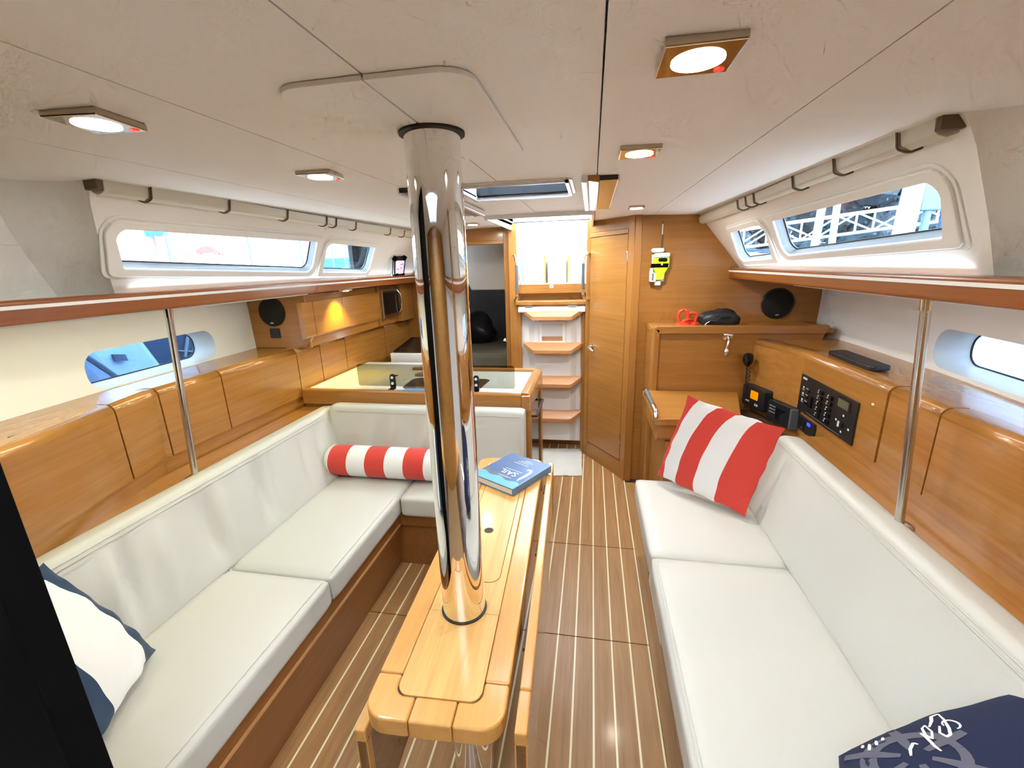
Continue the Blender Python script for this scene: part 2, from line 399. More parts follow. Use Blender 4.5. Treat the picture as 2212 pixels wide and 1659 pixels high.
# ================================================================== STRUCTURE
# ---- floor: striped sole, each plank and each pale inlay strip its own piece
floor = struct(box('floor', 'groove', None, -1.9, 1.9, -1.2, 4.02, -0.06, -0.006))
SEG = [(-1.2, 1.577), (1.582, 2.240), (2.245, 4.0)]
X0, DX = 0.213, 0.0775
plank_me = {}
for (a, b) in SEG:
    for k in range(-12, 6):
        x0 = X0 + DX * (k - 1) + 0.0037; x1 = X0 + DX * k - 0.0037
        box('plank', 'floor_wood', floor, x0, x1, a, b, -0.006, 0.0)
        box('inlay_strip', 'holly', floor, x1 + 0.0002, x1 + 0.0072, a, b, -0.006, 0.0)
box('floor_border', 'floor_wood', floor, 0.606, 0.72, -1.2, 3.05, -0.006, 0.0)

# ---- ceiling panels with openings for the skylight, the companionway and an unseen forward hatch added for fill light
HOLES = [(-0.165, 0.245, 1.60, 1.93), (-0.38, 0.38, -0.80, 0.10), (-0.30, 0.32, 2.71, 3.62)]
ceil = sempty('ceiling')
def rects(x0, x1, y0, y1):
    ys = sorted({y0, y1} | {v for h in HOLES for v in h[2:] if y0 < v < y1}); res = []
    for a, b in zip(ys, ys[1:]):
        cuts = [(max(h[0], x0), min(h[1], x1)) for h in HOLES if h[2] < (a + b) / 2 < h[3] and h[0] < x1 and h[1] > x0]
        x = x0
        for c, d in sorted(cuts):
            if c - x > 1e-4: res.append((x, c, a, b))
            x = max(x, d)
        if x1 - x > 1e-4: res.append((x, x1, a, b))
    return res
def ceil_piece(bm, x0, x1, y0, y1, zo, th):
    vs = []
    for dz in (0, th):
        for y in (y0, y1):
            for x in (x0, x1): vs.append(bm.verts.new((x, y, zc(x, y) + zo + dz)))
    for f in ((0, 1, 3, 2), (4, 5, 7, 6), (0, 1, 5, 4), (2, 3, 7, 6), (0, 2, 6, 4), (1, 3, 7, 5)): bm.faces.new([vs[i] for i in f])
SEAMS = [-1.32, -0.76, -0.345, 0.0, 0.34, 0.705, 1.32]
for a, b in zip(SEAMS, SEAMS[1:]):
    for (p, q) in ((-1.3, 2.45), (2.45, 4.0)) if abs(a) < 0.7 and abs(b) < 0.71 else ((-1.3, 4.0),):
        bm = bmesh.new()
        for r in rects(a + 0.0015, b - 0.0015, p + 0.001, q - 0.001): ceil_piece(bm, *r, 0.0, 0.02)
        out(bm, 'ceiling_panel', 'headliner', ceil)
bm = bmesh.new()
for r in rects(-1.04, 1.04, -1.3, 4.0): addbox(bm, r[0], r[1], r[2], r[3], 1.932, 1.97)
for sx in (-1, 1): addbox(bm, min(sx * 1.04, sx * 1.45), max(sx * 1.04, sx * 1.45), -1.3, 1.06, 1.885, 1.97)
out(bm, 'deck_core', 'headliner', ceil)
# trim panel round the mast post: two halves, standing slightly proud
def mast_half(s):
    lp = rounded([(0.0, 0.665), (s * 0.155, 0.665), (s * 0.155, 1.20), (0.0, 1.20)], [0, 0.05, 0.04, 0], 6)
    lp = [(x + s * 0.0015, y) for x, y in lp]
    f = lambda u, v, d: V((u, v, zc(u, v) - 0.0085 + d))
    return plate('ceiling_panel', 'headliner', ceil, lp, [], f, 0.0075, bevel=0.003)
mast_half(-1); mast_half(1)

# ---- hull side liners with the long portlights
HULL = [(-1.3, 1.30), (0.2, 1.50), (1.0, 1.62), (1.7, 1.725), (2.4, 1.76), (4.1, 1.76)]
def stadium(y0, y1, z0, z1, sl, r, n=7):
    m = (y0 + y1) / 2
    return rounded([(y0, z0 + (y0 - m) * sl), (y1, z0 + (y1 - m) * sl), (y1, z1 + (y1 - m) * sl), (y0, z1 + (y0 - m) * sl)], r, n)
win_n = 0
for side, s in (('left', -1), ('right', 1)):
    wall = sempty('wall_' + side)
    def hf(u, v, d, s=s): return V((s * (interp(HULL, u) + 0.03 * (v - 1.13) + d), u, v))
    port = stadium(1.37, 2.07, 1.145, 1.305, 0.0, 0.068)
    ys = [-1.3, 0.2, 1.0, 1.3, 2.15, 2.4, 4.1]
    for a, b in zip(ys, ys[1:]):
        hl = [port] if a == 1.3 else []
        plate('side_liner', 'liner', wall, [(a, 0.3), (b, 0.3), (b, 1.50), (a, 1.50)], hl, hf, 0.02)
    # outer hull skin further out
    # soffit under the side deck
    for a, b in ((-1.3, 0.2), (0.2, 1.62), (1.624, 2.9), (2.904, 4.1)):
        bm = bmesh.new(); n = 4
        for i in range(n):
            u, v = a + (b - a) * i / n, a + (b - a) * (i + 1) / n
            q = [V((s * 1.21, u, 1.485)), V((s * 1.21, v, 1.485)), V((s * (interp(HULL, v) + .04), v, 1.438)), V((s * (interp(HULL, u) + .04), u, 1.438))]
            addprism(bm, q, (0, 0, 0.012))
        out(bm, 'soffit_panel', 'liner', wall)
    # portlight: recess ring, gasket, pane
    win_n += 1
    win = sempty('window_%d' % win_n)
    pin = stadium(1.40, 2.05, 1.155, 1.290, 0.0, 0.06)
    bm = bmesh.new()
    A = [bm.verts.new(hf(p[0], p[1], 0.0)) for p in port]; B = [bm.verts.new(hf(p[0], p[1], 0.12)) for p in pin]; n = len(A)
    Bo = [bm.verts.new(hf(p[0], p[1], 0.02)) for p in stadium(1.30, 2.14, 1.10, 1.35, 0, 0.09)]; Bp = [bm.verts.new(hf(p[0], p[1], 0.15)) for p in stadium(1.30, 2.14, 1.10, 1.35, 0, 0.09)]
    for i in range(n):
        j = (i + 1) % n
        bm.faces.new((A[i], A[j], B[j], B[i])); bm.faces.new((B[i], B[j], Bp[j], Bp[i])); bm.faces.new((Bo[i], Bo[j], Bp[j], Bp[i]))
    out(bm, 'recess', 'recess_shade_white', win, smooth=True)
    bm = bmesh.new(); addtube(bm, [hf(p[0], p[1], 0.122) for p in pin], 0.0045, 6, closed=True); out(bm, 'gasket', 'rubber', win, smooth=True)
    plate('pane', 'port_glass', win, pin, [], lambda u, v, d, hf=hf: hf(u, v, 0.128 + d), 0.004)
    # coachroof side with two windows
    def cf(u, v, d, s=s):
        nx, nz = 0.773, 0.634
        return V((s * (1.27 - (v - 1.54) * 0.82 + d * nx), u, v + d * nz))
    ye = 3.14 if s > 0 else 3.99
    lp = [(1.05, 1.862), (1.075, 1.80), (1.16, 1.66), (1.25, 1.53), (ye, 1.53), (ye, 1.875)]
    if s > 0: G = [[(2.135, 1.757), (1.19, 1.763), (1.297, 1.640), (2.283, 1.612)], [(2.75, 1.748), (2.252, 1.756), (2.434, 1.603), (2.955, 1.588)]]
    else: G = [[(2.166, 1.753), (1.151, 1.746), (1.229, 1.630), (2.265, 1.599)], [(2.812, 1.745), (2.262, 1.750), (2.371, 1.597), (2.934, 1.582)]]
    holes = [rounded(g, 0.022, 5) for g in G]
    plate('coachroof_side', 'liner', wall, lp, holes, cf, 0.03)
    for g in G:
        win_n += 1
        win = sempty('window_%d' % win_n)
        c = sum((Vector(p) for p in g), Vector((0, 0))) / 4
        big = [(Vector(p) + (Vector(p) - c).normalized() * 0.0) for p in g]
        ex = 0.040 if g is G[0] else 0.034
        og = [(p[0] + math.copysign(ex, p[0] - c.x), p[1] + math.copysign(0.024, p[1] - c.y)) for p in g]
        plate('frame', 'liner', win, rounded(og, 0.034, 5), [rounded(g, 0.022, 5)], lambda u, v, d, cf=cf: cf(u, v, -0.012 + d), 0.014, bevel=0.004)
        og2 = [(p[0] + math.copysign(ex + .012, p[0] - c.x), p[1] + math.copysign(0.032, p[1] - c.y)) for p in g]
        plate('frame_bead', 'liner', win, rounded(og2, 0.04, 5), [rounded(og, 0.034, 5)], lambda u, v, d, cf=cf: cf(u, v, -0.004 + d), 0.006, bevel=0.0015)
        bm = bmesh.new(); lpg = rounded(g, 0.022, 5)
        rg = [(Vector(p) - c) * 1.0 + c for p in lpg]
        A = [bm.verts.new(cf(p[0], p[1], 0.0)) for p in lpg]; B = [bm.verts.new(cf(p[0], p[1], 0.040)) for p in lpg]
        for i in range(len(A)): bm.faces.new((A[i], A[(i + 1) % len(A)], B[(i + 1) % len(A)], B[i]))
        out(bm, 'reveal', 'gloss_white', win)
        bm = bmesh.new(); addtube(bm, [cf(p[0], p[1], 0.034) for p in lpg], 0.0035, 6, closed=True); out(bm, 'gasket', 'rubber', win, smooth=True)
        plate('pane', 'clear', win, lpg, [], lambda u, v, d, cf=cf: cf(u, v, 0.036 + d), 0.004)
    # step in the liner forward of the windows, then the recessed padded side panels
    bm = bmesh.new()
    ed = [(1.05, 1.862), (1.075, 1.80), (1.16, 1.66), (1.25, 1.53)]; rows = []
    for u, v in ed:
        p0 = cf(u, v, 0.0); rows.append([bm.verts.new(p0), bm.verts.new(p0 + V((s * 0.025, -0.004, 0))), bm.verts.new(p0 + V((s * 0.07, -0.03, 0.0))), bm.verts.new(p0 + V((s * 0.115, -0.075, 0.0))), bm.verts.new(p0 + V((s * 0.14, -0.12, 0)))])
    for A, B in zip(rows, rows[1:]):
        for k in range(4): bm.faces.new((A[k], A[k + 1], B[k + 1], B[k]))
    out(bm, 'liner_step', 'liner', wall, smooth=True)
    def rf(u, v, d, s=s): return V((s * (1.39 - (v - 1.54) * 0.72 + d), u, v))
    for z0, z1 in ((1.53, 1.695), (1.695, 1.885)):
        plate('side_panel', 'liner', wall, [(-1.3, z0), (1.17 - (z0 - 1.53) * .55, z0), (1.17 - (z1 - 1.53) * .55, z1), (-1.3, z1)], [], rf, 0.02, bevel=0.003)
    # shelf top behind the fascia
    box('shelf_top', 'liner', wall, s * 1.2, s * 1.44, -1.3, ye, 1.522, 1.532)
    box('deck_edge', 'groove', wall, s * 1.45, s * 1.95, -1.3, 4.1, 1.52, 1.545)
    # wooden fascia along the shelf
    tr = struct(prism('trim_%d' % (1 if s < 0 else 2), 'fascia_wood', None, [V((s * x, -1.2, z)) for x, z in rounded([(1.205, 1.480), (1.24, 1.480), (1.24, 1.547), (1.205, 1.547)], [0.010, 0.004, 0.004, 0.010], 4)], (0, (3.10 if s > 0 else 3.94) + 1.2, 0)))

# ---- forward bulkhead (camera stands in its doorway) and the small space behind
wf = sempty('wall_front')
box('bulkhead_panel', 'black', wf, -1.9, -0.447, 0.355, 0.395, 0.0, 1.9)  # black colour stands in for the shade on this unlit face
box('bulkhead_edge', 'black', wf, -0.447, -0.436, 0.352, 0.398, 0.0, 1.9, bevel=0.003)  # same shade put into the edge's black
box('bulkhead_panel', 'wood_x', wf, 1.02, 1.9, 0.355, 0.395, 0.0, 1.9)
box('cabin_front', 'wood_x', wf, -1.9, 1.9, -1.15, -1.1, 0.0, 1.95)

# ---- after bulkheads
wb = sempty('wall_back')
plate('galley_bulkhead', 'wood_z', wb, [(-1.95, 0.0), (-0.96, 0.0), (-0.96, 1.92), (-1.02, 1.90), (-1.30, 1.53), (-1.95, 1.5)], [], lambda u, v, d: V((u, 3.95 + d, v)), 0.04)
box('return_panel', 'wood_y', wb, -0.965, -0.945, 3.66, 3.99, 0.0, 1.92)
# door bulkhead: header, left strip
box('door_header', 'wood_x', wb, -0.945, -0.385, 3.64, 3.68, 1.772, 1.92)
box('door_side', 'wood_z', wb, -0.945, -0.86, 3.64, 3.68, 0.0, 1.772)
# companionway bulkhead
box('companionway_jamb', 'wood_z', wb, -0.335, -0.265, 3.56, 3.68, 0.0, 1.915, bevel=0.006)
box('companionway_jamb', 'wood_z', wb, 0.285, 0.335, 3.52, 3.68, 0.0, 1.915, bevel=0.004)
box('sill_panel', 'wood_x', wb, -0.265, 0.285, 3.60, 3.66, 1.375, 1.445)
box('sill_recess', 'wood_x', wb, -0.265, 0.285, 3.68, 3.70, 1.28, 1.40)
box('sill_rail', 'wood_x', wb, -0.29, 0.31, 3.53, 3.68, 1.283, 1.318, bevel=0.008)
box('sill_shelf', 'wood_x', wb, -0.265, 0.285, 3.55, 3.70, 1.27, 1.283)
box('under_bulkhead', 'base_wood', wb, -0.335, 0.335, 3.72, 3.75, 0.0, 1.28)
# nav bulkhead
plate('nav_bulkhead', 'wood_x', wb, [(0.60, 0.0), (1.95, 0.0), (1.95, 1.5), (1.30, 1.53), (1.02, 1.88), (1.0, 1.93), (0.60, 1.93)], [], lambda u, v, d: V((u, 3.10 + d, v)), 0.03)
# white trim round the companionway opening
oc = sempty('trim_3')
opening = rounded([(-0.31, 1.95), (-0.245, 1.45), (0.272, 1.45), (0.30, 1.95)], [0, 0.025, 0.025, 0], 5)
bm = bmesh.new()
rim = [(-0.318, 1.93), (-0.25, 1.455), (-0.235, 1.443), (0.262, 1.443), (0.278, 1.455), (0.315, 1.93)]
addtube(bm, [V((u, 3.645, v)) for u, v in rim], 0.010, 8); out(bm, 'opening_rim', 'gloss_white', oc, smooth=True)
for x0, x1, y0, y1 in ((-0.312, -0.30, 2.70, 3.63), (0.32, 0.332, 2.70, 3.63), (-0.312, 0.332, 2.69, 2.71)):
    box('hatch_coaming', 'gloss_white', oc, x0, x1, y0, y1, 1.868, 2.02)

# ---- doorway to the after cabin
d1 = sempty('door_1')
box('door_jamb', 'wood_z', d1, -0.385, -0.335, 3.625, 3.69, 0.0, 1.915, bevel=0.004)
box('door_head', 'wood_x', d1, -0.86, -0.385, 3.63, 3.69, 1.772, 1.80, bevel=0.003)
box('door_leaf', 'wood_y', d1, -0.392, -0.362, 3.70, 4.25, 0.02, 1.77, bevel=0.003)
kn = tube('door_handle', 'chrome', d1, [(-0.395, 3.74, 0.955), (-0.43, 3.74, 0.955), (-0.44, 3.76, 0.955), (-0.44, 3.84, 0.955)], 0.008, 8)
# after cabin beyond
ac = sempty('wall_aft')
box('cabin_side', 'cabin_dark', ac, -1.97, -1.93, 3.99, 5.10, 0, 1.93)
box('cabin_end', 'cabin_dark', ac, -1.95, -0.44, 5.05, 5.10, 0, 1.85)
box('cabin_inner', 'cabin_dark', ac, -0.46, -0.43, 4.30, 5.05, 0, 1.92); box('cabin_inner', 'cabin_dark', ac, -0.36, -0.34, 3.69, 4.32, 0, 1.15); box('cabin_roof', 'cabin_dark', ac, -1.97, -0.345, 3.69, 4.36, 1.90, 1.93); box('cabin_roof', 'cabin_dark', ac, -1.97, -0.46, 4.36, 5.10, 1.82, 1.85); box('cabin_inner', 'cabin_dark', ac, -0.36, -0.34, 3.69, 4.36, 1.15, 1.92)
prism('cockpit_front', 'liner', ac, [(-0.365, 4.30, 1.37), (-0.365, 4.27, 1.88), (-1.06, 4.27, 1.88), (-0.86, 4.30, 1.37)], (0, 0.03, 0), bevel=0.01)

# ================================================================== FURNITURE
# ---- settees
def back_section(s, x_b, x_t, z0, z1, th):
    pts = [(x_b, z0), (x_t, z1), (x_t + th, z1 - 0.01), (x_b + th + 0.01, z0 - 0.01)]
    return [(s * x, z) for x, z in rounded(pts, [0.012, 0.032, 0.028, 0.012], 5)]
def seam(parent, path, r=0.0016): return tube('stitch_seam', 'stitch', parent, path, r, 6)
def sweep_soft(name, mat, parent, sec, t0, t1, place, n=48, amp=0.0, seed=3, zone=(0.2, 0.9)):
    rnd = random.Random(seed); bumps = [(rnd.uniform(t0 + .25, t1 - .25), rnd.uniform(0.02, 0.034), rnd.uniform(.3, 1) * rnd.choice((1, 1, -.7))) for _ in range(16)]
    bm = bmesh.new(); R = []; k = len(sec); zs = [p[1] for p in sec]; za, zb = min(zs), max(zs)
    ts = [t0, t0 + .004, t0 + .012] + [t0 + .03 + (t1 - t0 - .06) * i / n for i in range(n + 1)] + [t1 - .012, t1 - .004, t1]
    for t in ts:
        e = min(t - t0, t1 - t); sh = 1.0 - 0.12 * max(0, 1 - e / 0.03) ** 2
        ca = sum(p[0] for p in sec) / k; cz = sum(p[1] for p in sec) / k; ring = []
        for i, (a, z) in enumerate(sec):
            aa, zz = ca + (a - ca) * sh, cz + (z - cz) * (1 - (1 - sh) * .35)
            h = (z - za) / (zb - za)
            wv = sum(q * math.exp(-((t - c - 0.10 * (h - .5)) / sg) ** 2) for c, sg, q in bumps) * amp * math.sin(PI * min(1, max(0, (h - .1) / .85)))
            if a < ca + 0.02: aa += wv
            ring.append(bm.verts.new(place(aa, t, zz)))
        R.append(ring)
    for A, B in zip(R, R[1:]):
        for i in range(k): bm.faces.new((A[i], A[(i + 1) % k], B[(i + 1) % k], B[i]))
    bm.faces.new(R[0]); bm.faces.new(R[-1][::-1])
    return out(bm, name, mat, parent, smooth=True)
def dense(pts, d=0.03):
    res = []
    for i in range(len(pts)):
        a, b = Vector(pts[i]), Vector(pts[(i + 1) % len(pts)]); k = max(1, int((b - a).length / d))
        for j in range(k): res.append(tuple(a + (b - a) * j / k))
    return res
BACK = dense(rounded([(1.085, 0.440), (1.222, 0.800), (1.322, 0.790), (1.20, 0.425)], [0.015, 0.032, 0.026, 0.015], 5))
# right
st = thing('settee', 'white upholstered straight settee along the right side, striped cushion on it', 'settee', (0.9, 1.3, 0))
prism('base', 'base_wood', st, [(0.655, 0.42, 0.0), (0.655, 2.25, 0.0), (0.655, 2.25, 0.335), (0.655, 0.42, 0.335)], (0.70, 0, 0))
cushion('seat_cushion', 'vinyl', st, 0.585, 1.115, 0.42, 1.583, 0.332, 0.446)
cushion('seat_cushion', 'vinyl', st, 0.585, 1.115, 1.587, 2.255, 0.332, 0.446)
sweep_soft('back_cushion', 'vinyl', st, BACK, 0.42, 2.10, lambda a, t, z: (a, t, z), amp=0.0)
for k, (dx, dz) in enumerate(((0, 0), (-0.006, -0.013))):
    seam(st, [(1.209 + dx, y, 0.780 + dz) for y in (0.45, 0.8, 1.2, 1.6, 2.0, 2.07)])
seam(st, [(0.607, y, 0.4495 + 0.002) for y in (0.46, 0.8, 1.2, 1.56)]); seam(st, [(0.598, y, 0.4475) for y in (0.46, 0.8, 1.2, 1.56)])
gr = box('vent_grille', 'white_plastic', st, 0.640, 0.656, 1.53, 1.92, 0.055, 0.22, bevel=0.004)
for i in range(7): box('vent_slot', 'rubber', gr, 0.638, 0.641, 1.60 + i * 0.03, 1.605 + i * 0.03, 0.10, 0.17)
# left, L-shaped
sl = thing('corner_settee', 'white L-shaped upholstered settee along the left side, round the table', 'settee', (-0.9, 1.3, 0))
box('base', 'base_wood', sl, -1.25, -0.70, 0.42, 2.30, 0.0, 0.335)
box('base', 'base_wood', sl, -0.70, -0.03, 1.945, 2.30, 0.0, 0.335)
box('front_panel', 'base_wood', sl, -0.70, -0.672, 0.42, 1.945, 0.265, 0.332)
box('front_panel', 'base_wood', sl, -0.70, -0.03, 1.918, 1.945, 0.265, 0.332)
prism('front_panel', 'base_wood', sl, [(-0.672, 0.42, 0.255), (-0.70, 0.42, 0.0), (-0.71, 0.42, 0.0), (-0.71, 0.42, 0.255)], (0, 1.525, 0))
box('edge_strip', 'edge_band', sl, -0.71, -0.666, 0.42, 1.945, 0.255, 0.265)
cushion('seat_cushion', 'vinyl', sl, -1.115, -0.645, 0.42, 1.268, 0.332, 0.446)
cushion('seat_cushion', 'vinyl', sl, -1.115, -0.645, 1.272, 2.185, 0.332, 0.446)
cushion('seat_cushion', 'vinyl', sl, -0.641, -0.03, 1.885, 2.185, 0.332, 0.446, puff=0.006)
sweep_soft('back_cushion', 'vinyl', sl, BACK, 0.42, 2.325, lambda a, t, z: (-a, t, z), amp=0.030, seed=5, n=120)
BB = dense(rounded([(2.165, 0.440), (2.225, 0.828), (2.31, 0.822), (2.30, 0.425)], [0.015, 0.03, 0.02, 0.015], 5))
sweep_soft('back_cushion', 'vinyl', sl, BB, -1.20, -0.025, lambda a, t, z: (t, a, z), amp=0.016, seed=8, n=60)
seam(sl, [(-1.209, y, 0.780) for y in (0.45, 0.8, 1.2, 1.6, 2.0, 2.18)]); seam(sl, [(-1.203, y, 0.767) for y in (0.45, 0.8, 1.2, 1.6, 2.0, 2.18)])
seam(sl, [(x, 2.2165, 0.795) for x in (-1.15, -0.8, -0.4, -0.05)])
seam(sl, [(-0.047, y, z) for y, z in ((2.2165, 0.795), (2.195, 0.66), (2.166, 0.46))])
seam(sl, [(-0.664, y, 0.4505) for y in (0.46, 0.8, 1.24)]); seam(sl, [(-0.664, y, 0.4505) for y in (1.30, 1.5, 1.86)])

# ---- side lockers: carcass, ledge behind the back cushions and a row of doors
def side_lockers(s, label, face, doors, zb, zt, ledge_end, y_end):
    """face: plan polyline [(y, x)] of the door fronts"""
    t = thing('side_locker', label, 'cabinet', (s * 1.5, 1.5, 0))
    fx = lambda y: interp(face, y)
    ys = sorted({y for y, _ in face if 0.3 < y < y_end} | {0.4, y_end})
    R = 0.032
    # riser and ledge
    yl = [y for y in ys if y <= 1.42] if s < 0 else []
    yh = [y for y in ys if y >= (1.42 if s < 0 else -9)]
    for yy, z0 in ((yl, 0.765), (yh, 0.45)):
        if len(yy) > 1: sweep('riser', 'wood_bent' if yy is yl else 'wood_y', t, [(0.010 * s, z0), (0.010 * s, zb), (0.05 * s, zb), (0.05 * s, z0)], [(s * fx(y), y) for y in yy])
    box('ledge', 'wood_y', t, s * 1.315, s * 1.45, 0.40, ledge_end, 0.755, 0.775)
    # top deck out to the hull
    bm = bmesh.new(); P = []
    for y in ys + ([1.0, 1.7] if True else []): P.append(y)
    P = sorted(set(P))
    for a, b in zip(P, P[1:]):
        addprism(bm, [(s * (fx(a) + 0.045), a, zt), (s * (fx(b) + 0.045), b, zt), (s * (interp(HULL, b) + .02), b, zt), (s * (interp(HULL, a) + .02), a, zt)], (0, 0, -0.02))
    out(bm, 'top_deck', 'wood_y', t)
    sec = [(0.0, zb + 0.003)] + [(R - R * math.cos(q * PI / 12), zt + 0.004 - R + R * math.sin(q * PI / 12)) for q in range(0, 7)] + [(0.075, zt + 0.004), (0.075, zt - 0.025), (0.022, zt - 0.04), (0.022, zb + 0.003)]
    for q0, q1 in zip(ys, ys[1:]):
        addp = [(s * (fx(q0) + 0.02), q0, zb + 0.01), (s * (fx(q1) + 0.02), q1, zb + 0.01), (s * (fx(q1) + 0.02), q1, zt - 0.006), (s * (fx(q0) + 0.02), q0, zt - 0.006)]
        prism('backing', 'groove', t, addp, (s * 0.01, 0, 0))
    for y0, y1 in doors:
        a, b = y0 + 0.0035, y1 - 0.0035
        pts = [a] + [y for y, _ in face if a < y < b] + [b]
        bent = interp(face, a) != interp(face, b) and b < 1.5
        o = sweep('door', 'wood_bent' if bent else 'wood_y', t, [(s * dx, z) for dx, z in sec], [(s * fx(y), y) for y in pts])
        for p in o.data.polygons:
            n = p.normal
            if len(p.vertices) == 4 and p.area < 0.02 * max(0.2, (b - a)): p.use_smooth = True
    return t
FR = [(-1.0, 1.42), (2.42, 1.42), (2.83, 1.295)]
FL = [(-0.5, 0.90), (0.78, 1.265), (1.42, 1.455), (3.1, 1.455), (3.94, 1.41)]
rl = side_lockers(1, 'varnished wood side lockers behind the right settee, instrument panel let in', FR, [(0.42, 1.06), (1.06, 1.505), (1.505, 1.75), (1.757, 2.81)], 0.822, 1.128, 2.14, 2.83)
ll = side_lockers(-1, 'varnished wood side lockers behind the left corner settee running to the galley', FL, [(0.42, 1.235), (1.235, 1.452), (1.452, 1.775), (1.775, 2.345), (2.345, 2.585), (2.585, 2.892), (2.892, 3.49), (3.49, 3.93)], 0.838, 1.140, 2.33, 3.94)
box('vent_slot', 'rubber', rl, 1.475, 1.50, 1.28, 1.50, 1.128, 1.1305); box('vent_slot', 'rubber', ll, -1.40, -1.385, 0.93, 1.03, 1.14, 1.1425)
for y, z in ((2.47, 1.052), (1.83, 1.035)):
    lathe('stud', 'brass', rl, (1.422, y, z), (-1, 0, 0), [(0.009, 0), (0.009, 0.003), (0.005, 0.008), (0.001, 0.009)], 12)
# ---- poles carrying the side deck
for s, nm in ((1, 'right'), (-1, 'left')):
    t = thing('support_pole', 'slim stainless support pole behind the %s back cushion' % ('straight right settee\'s' if s > 0 else 'left corner settee\'s'), 'pole', (s * 1.297, 1.39, 0.775), group='support poles under the side decks')
    tube('pole', 'brushed', t, [(s * 1.297, 1.39, 0.775), (s * 1.237, 1.39, 1.49)], 0.0125, 16)
    lathe('foot_flange', 'brushed', t, (s * 1.297, 1.39, 0.7752), (0, 0, 1), [(0.038, 0), (0.038, 0.004), (0.03, 0.009), (0.014, 0.010)], 24)
    tube('sleeve', 'chrome', t, [(s * 1.2405, 1.39, 1.448), (s * 1.237, 1.39, 1.4885)], 0.0148, 16)

# ---- saloon table
tb = thing('saloon_table', 'honey-coloured wooden folding table round the steel post, leaves hanging down', 'table', (0.004, 0.94, 0), 0.042, local=True)
xl, xr, y0, y1, rw, zt, zb = -0.150, 0.155, -0.316, 0.955, 0.056, 0.700, 0.655
ro, ri = 0.085, 0.03
def corner(cx, cy, sx, sy):
    """rounded corner block of the rim; (cx,cy) outer corner, sx,sy point inwards"""
    L = 0.105
    o = [Vector((cx + sx * L, cy)), Vector((cx, cy)), Vector((cx, cy + sy * L))]
    lp = rounded([tuple(o[0]), tuple(o[1]), tuple(o[2]), (cx + sx * rw, cy + sy * L), (cx + sx * rw, cy + sy * rw), (cx + sx * L, cy + sy * rw)], [0, ro, 0, 0, ri, 0], 8)
    return prism('rim', 'table_rim', tb, [(x, y, zb) for x, y in lp], (0, 0, zt - zb), bevel=0.006, seg=3)
corner(xl, y0, 1, 1); corner(xr, y0, -1, 1); corner(xl, y1, 1, -1); corner(xr, y1, -1, -1)
g = 0.0012; L = 0.105
for a, b, c, d in ((xl + L + g, xr - L - g, y0, y0 + rw), (xl + L + g, xr - L - g, y1 - rw, y1), (xl, xl + rw, y0 + L + g, y1 - L - g), (xr - rw, xr, y0 + L + g, y1 - L - g)):
    box('rim', 'table_rim', tb, a, b, c, d, zb, zt, bevel=0.005, seg=3)
def inset(nm, a, b, c, d, rr, z1, mat='table_wood'):
    lp = rounded([(a, c), (b, c), (b, d), (a, d)], rr, 6)
    return prism(nm, mat, tb, [(x, y, z1 - 0.02) for x, y in lp], (0, 0, 0.02), bevel=0.0012)
box('core', 'groove', tb, xl + 0.03, xr - 0.03, y0 + 0.03, y1 - 0.03, zb + 0.002, zt - 0.006)
inset('top_panel', xl + rw + g, xr - rw - g, y0 + rw + g, -0.0165, [0.028, 0.028, 0, 0], zt - 0.0006)
inset('top_panel', xl + rw + g, xr - rw - g, -0.0145, y1 - rw - g, [0, 0, 0.028, 0.028], zt - 0.0022)
inset('lid_groove', xl + rw + 0.0203, xr - rw - 0.0203, 0.1033, y1 - rw - 0.0533, [0.0315] * 4, zt - 0.0017, 'groove')
inset('lid', xl + rw + 0.022, xr - rw - 0.022, 0.105, y1 - rw - 0.055, [0.03] * 4, zt - 0.0008)
cyl('finger_hole', 'groove', tb, (0.0, 0.36, zt - 0.002), (0, 0, 1), 0.0165, 0.0016, 20)
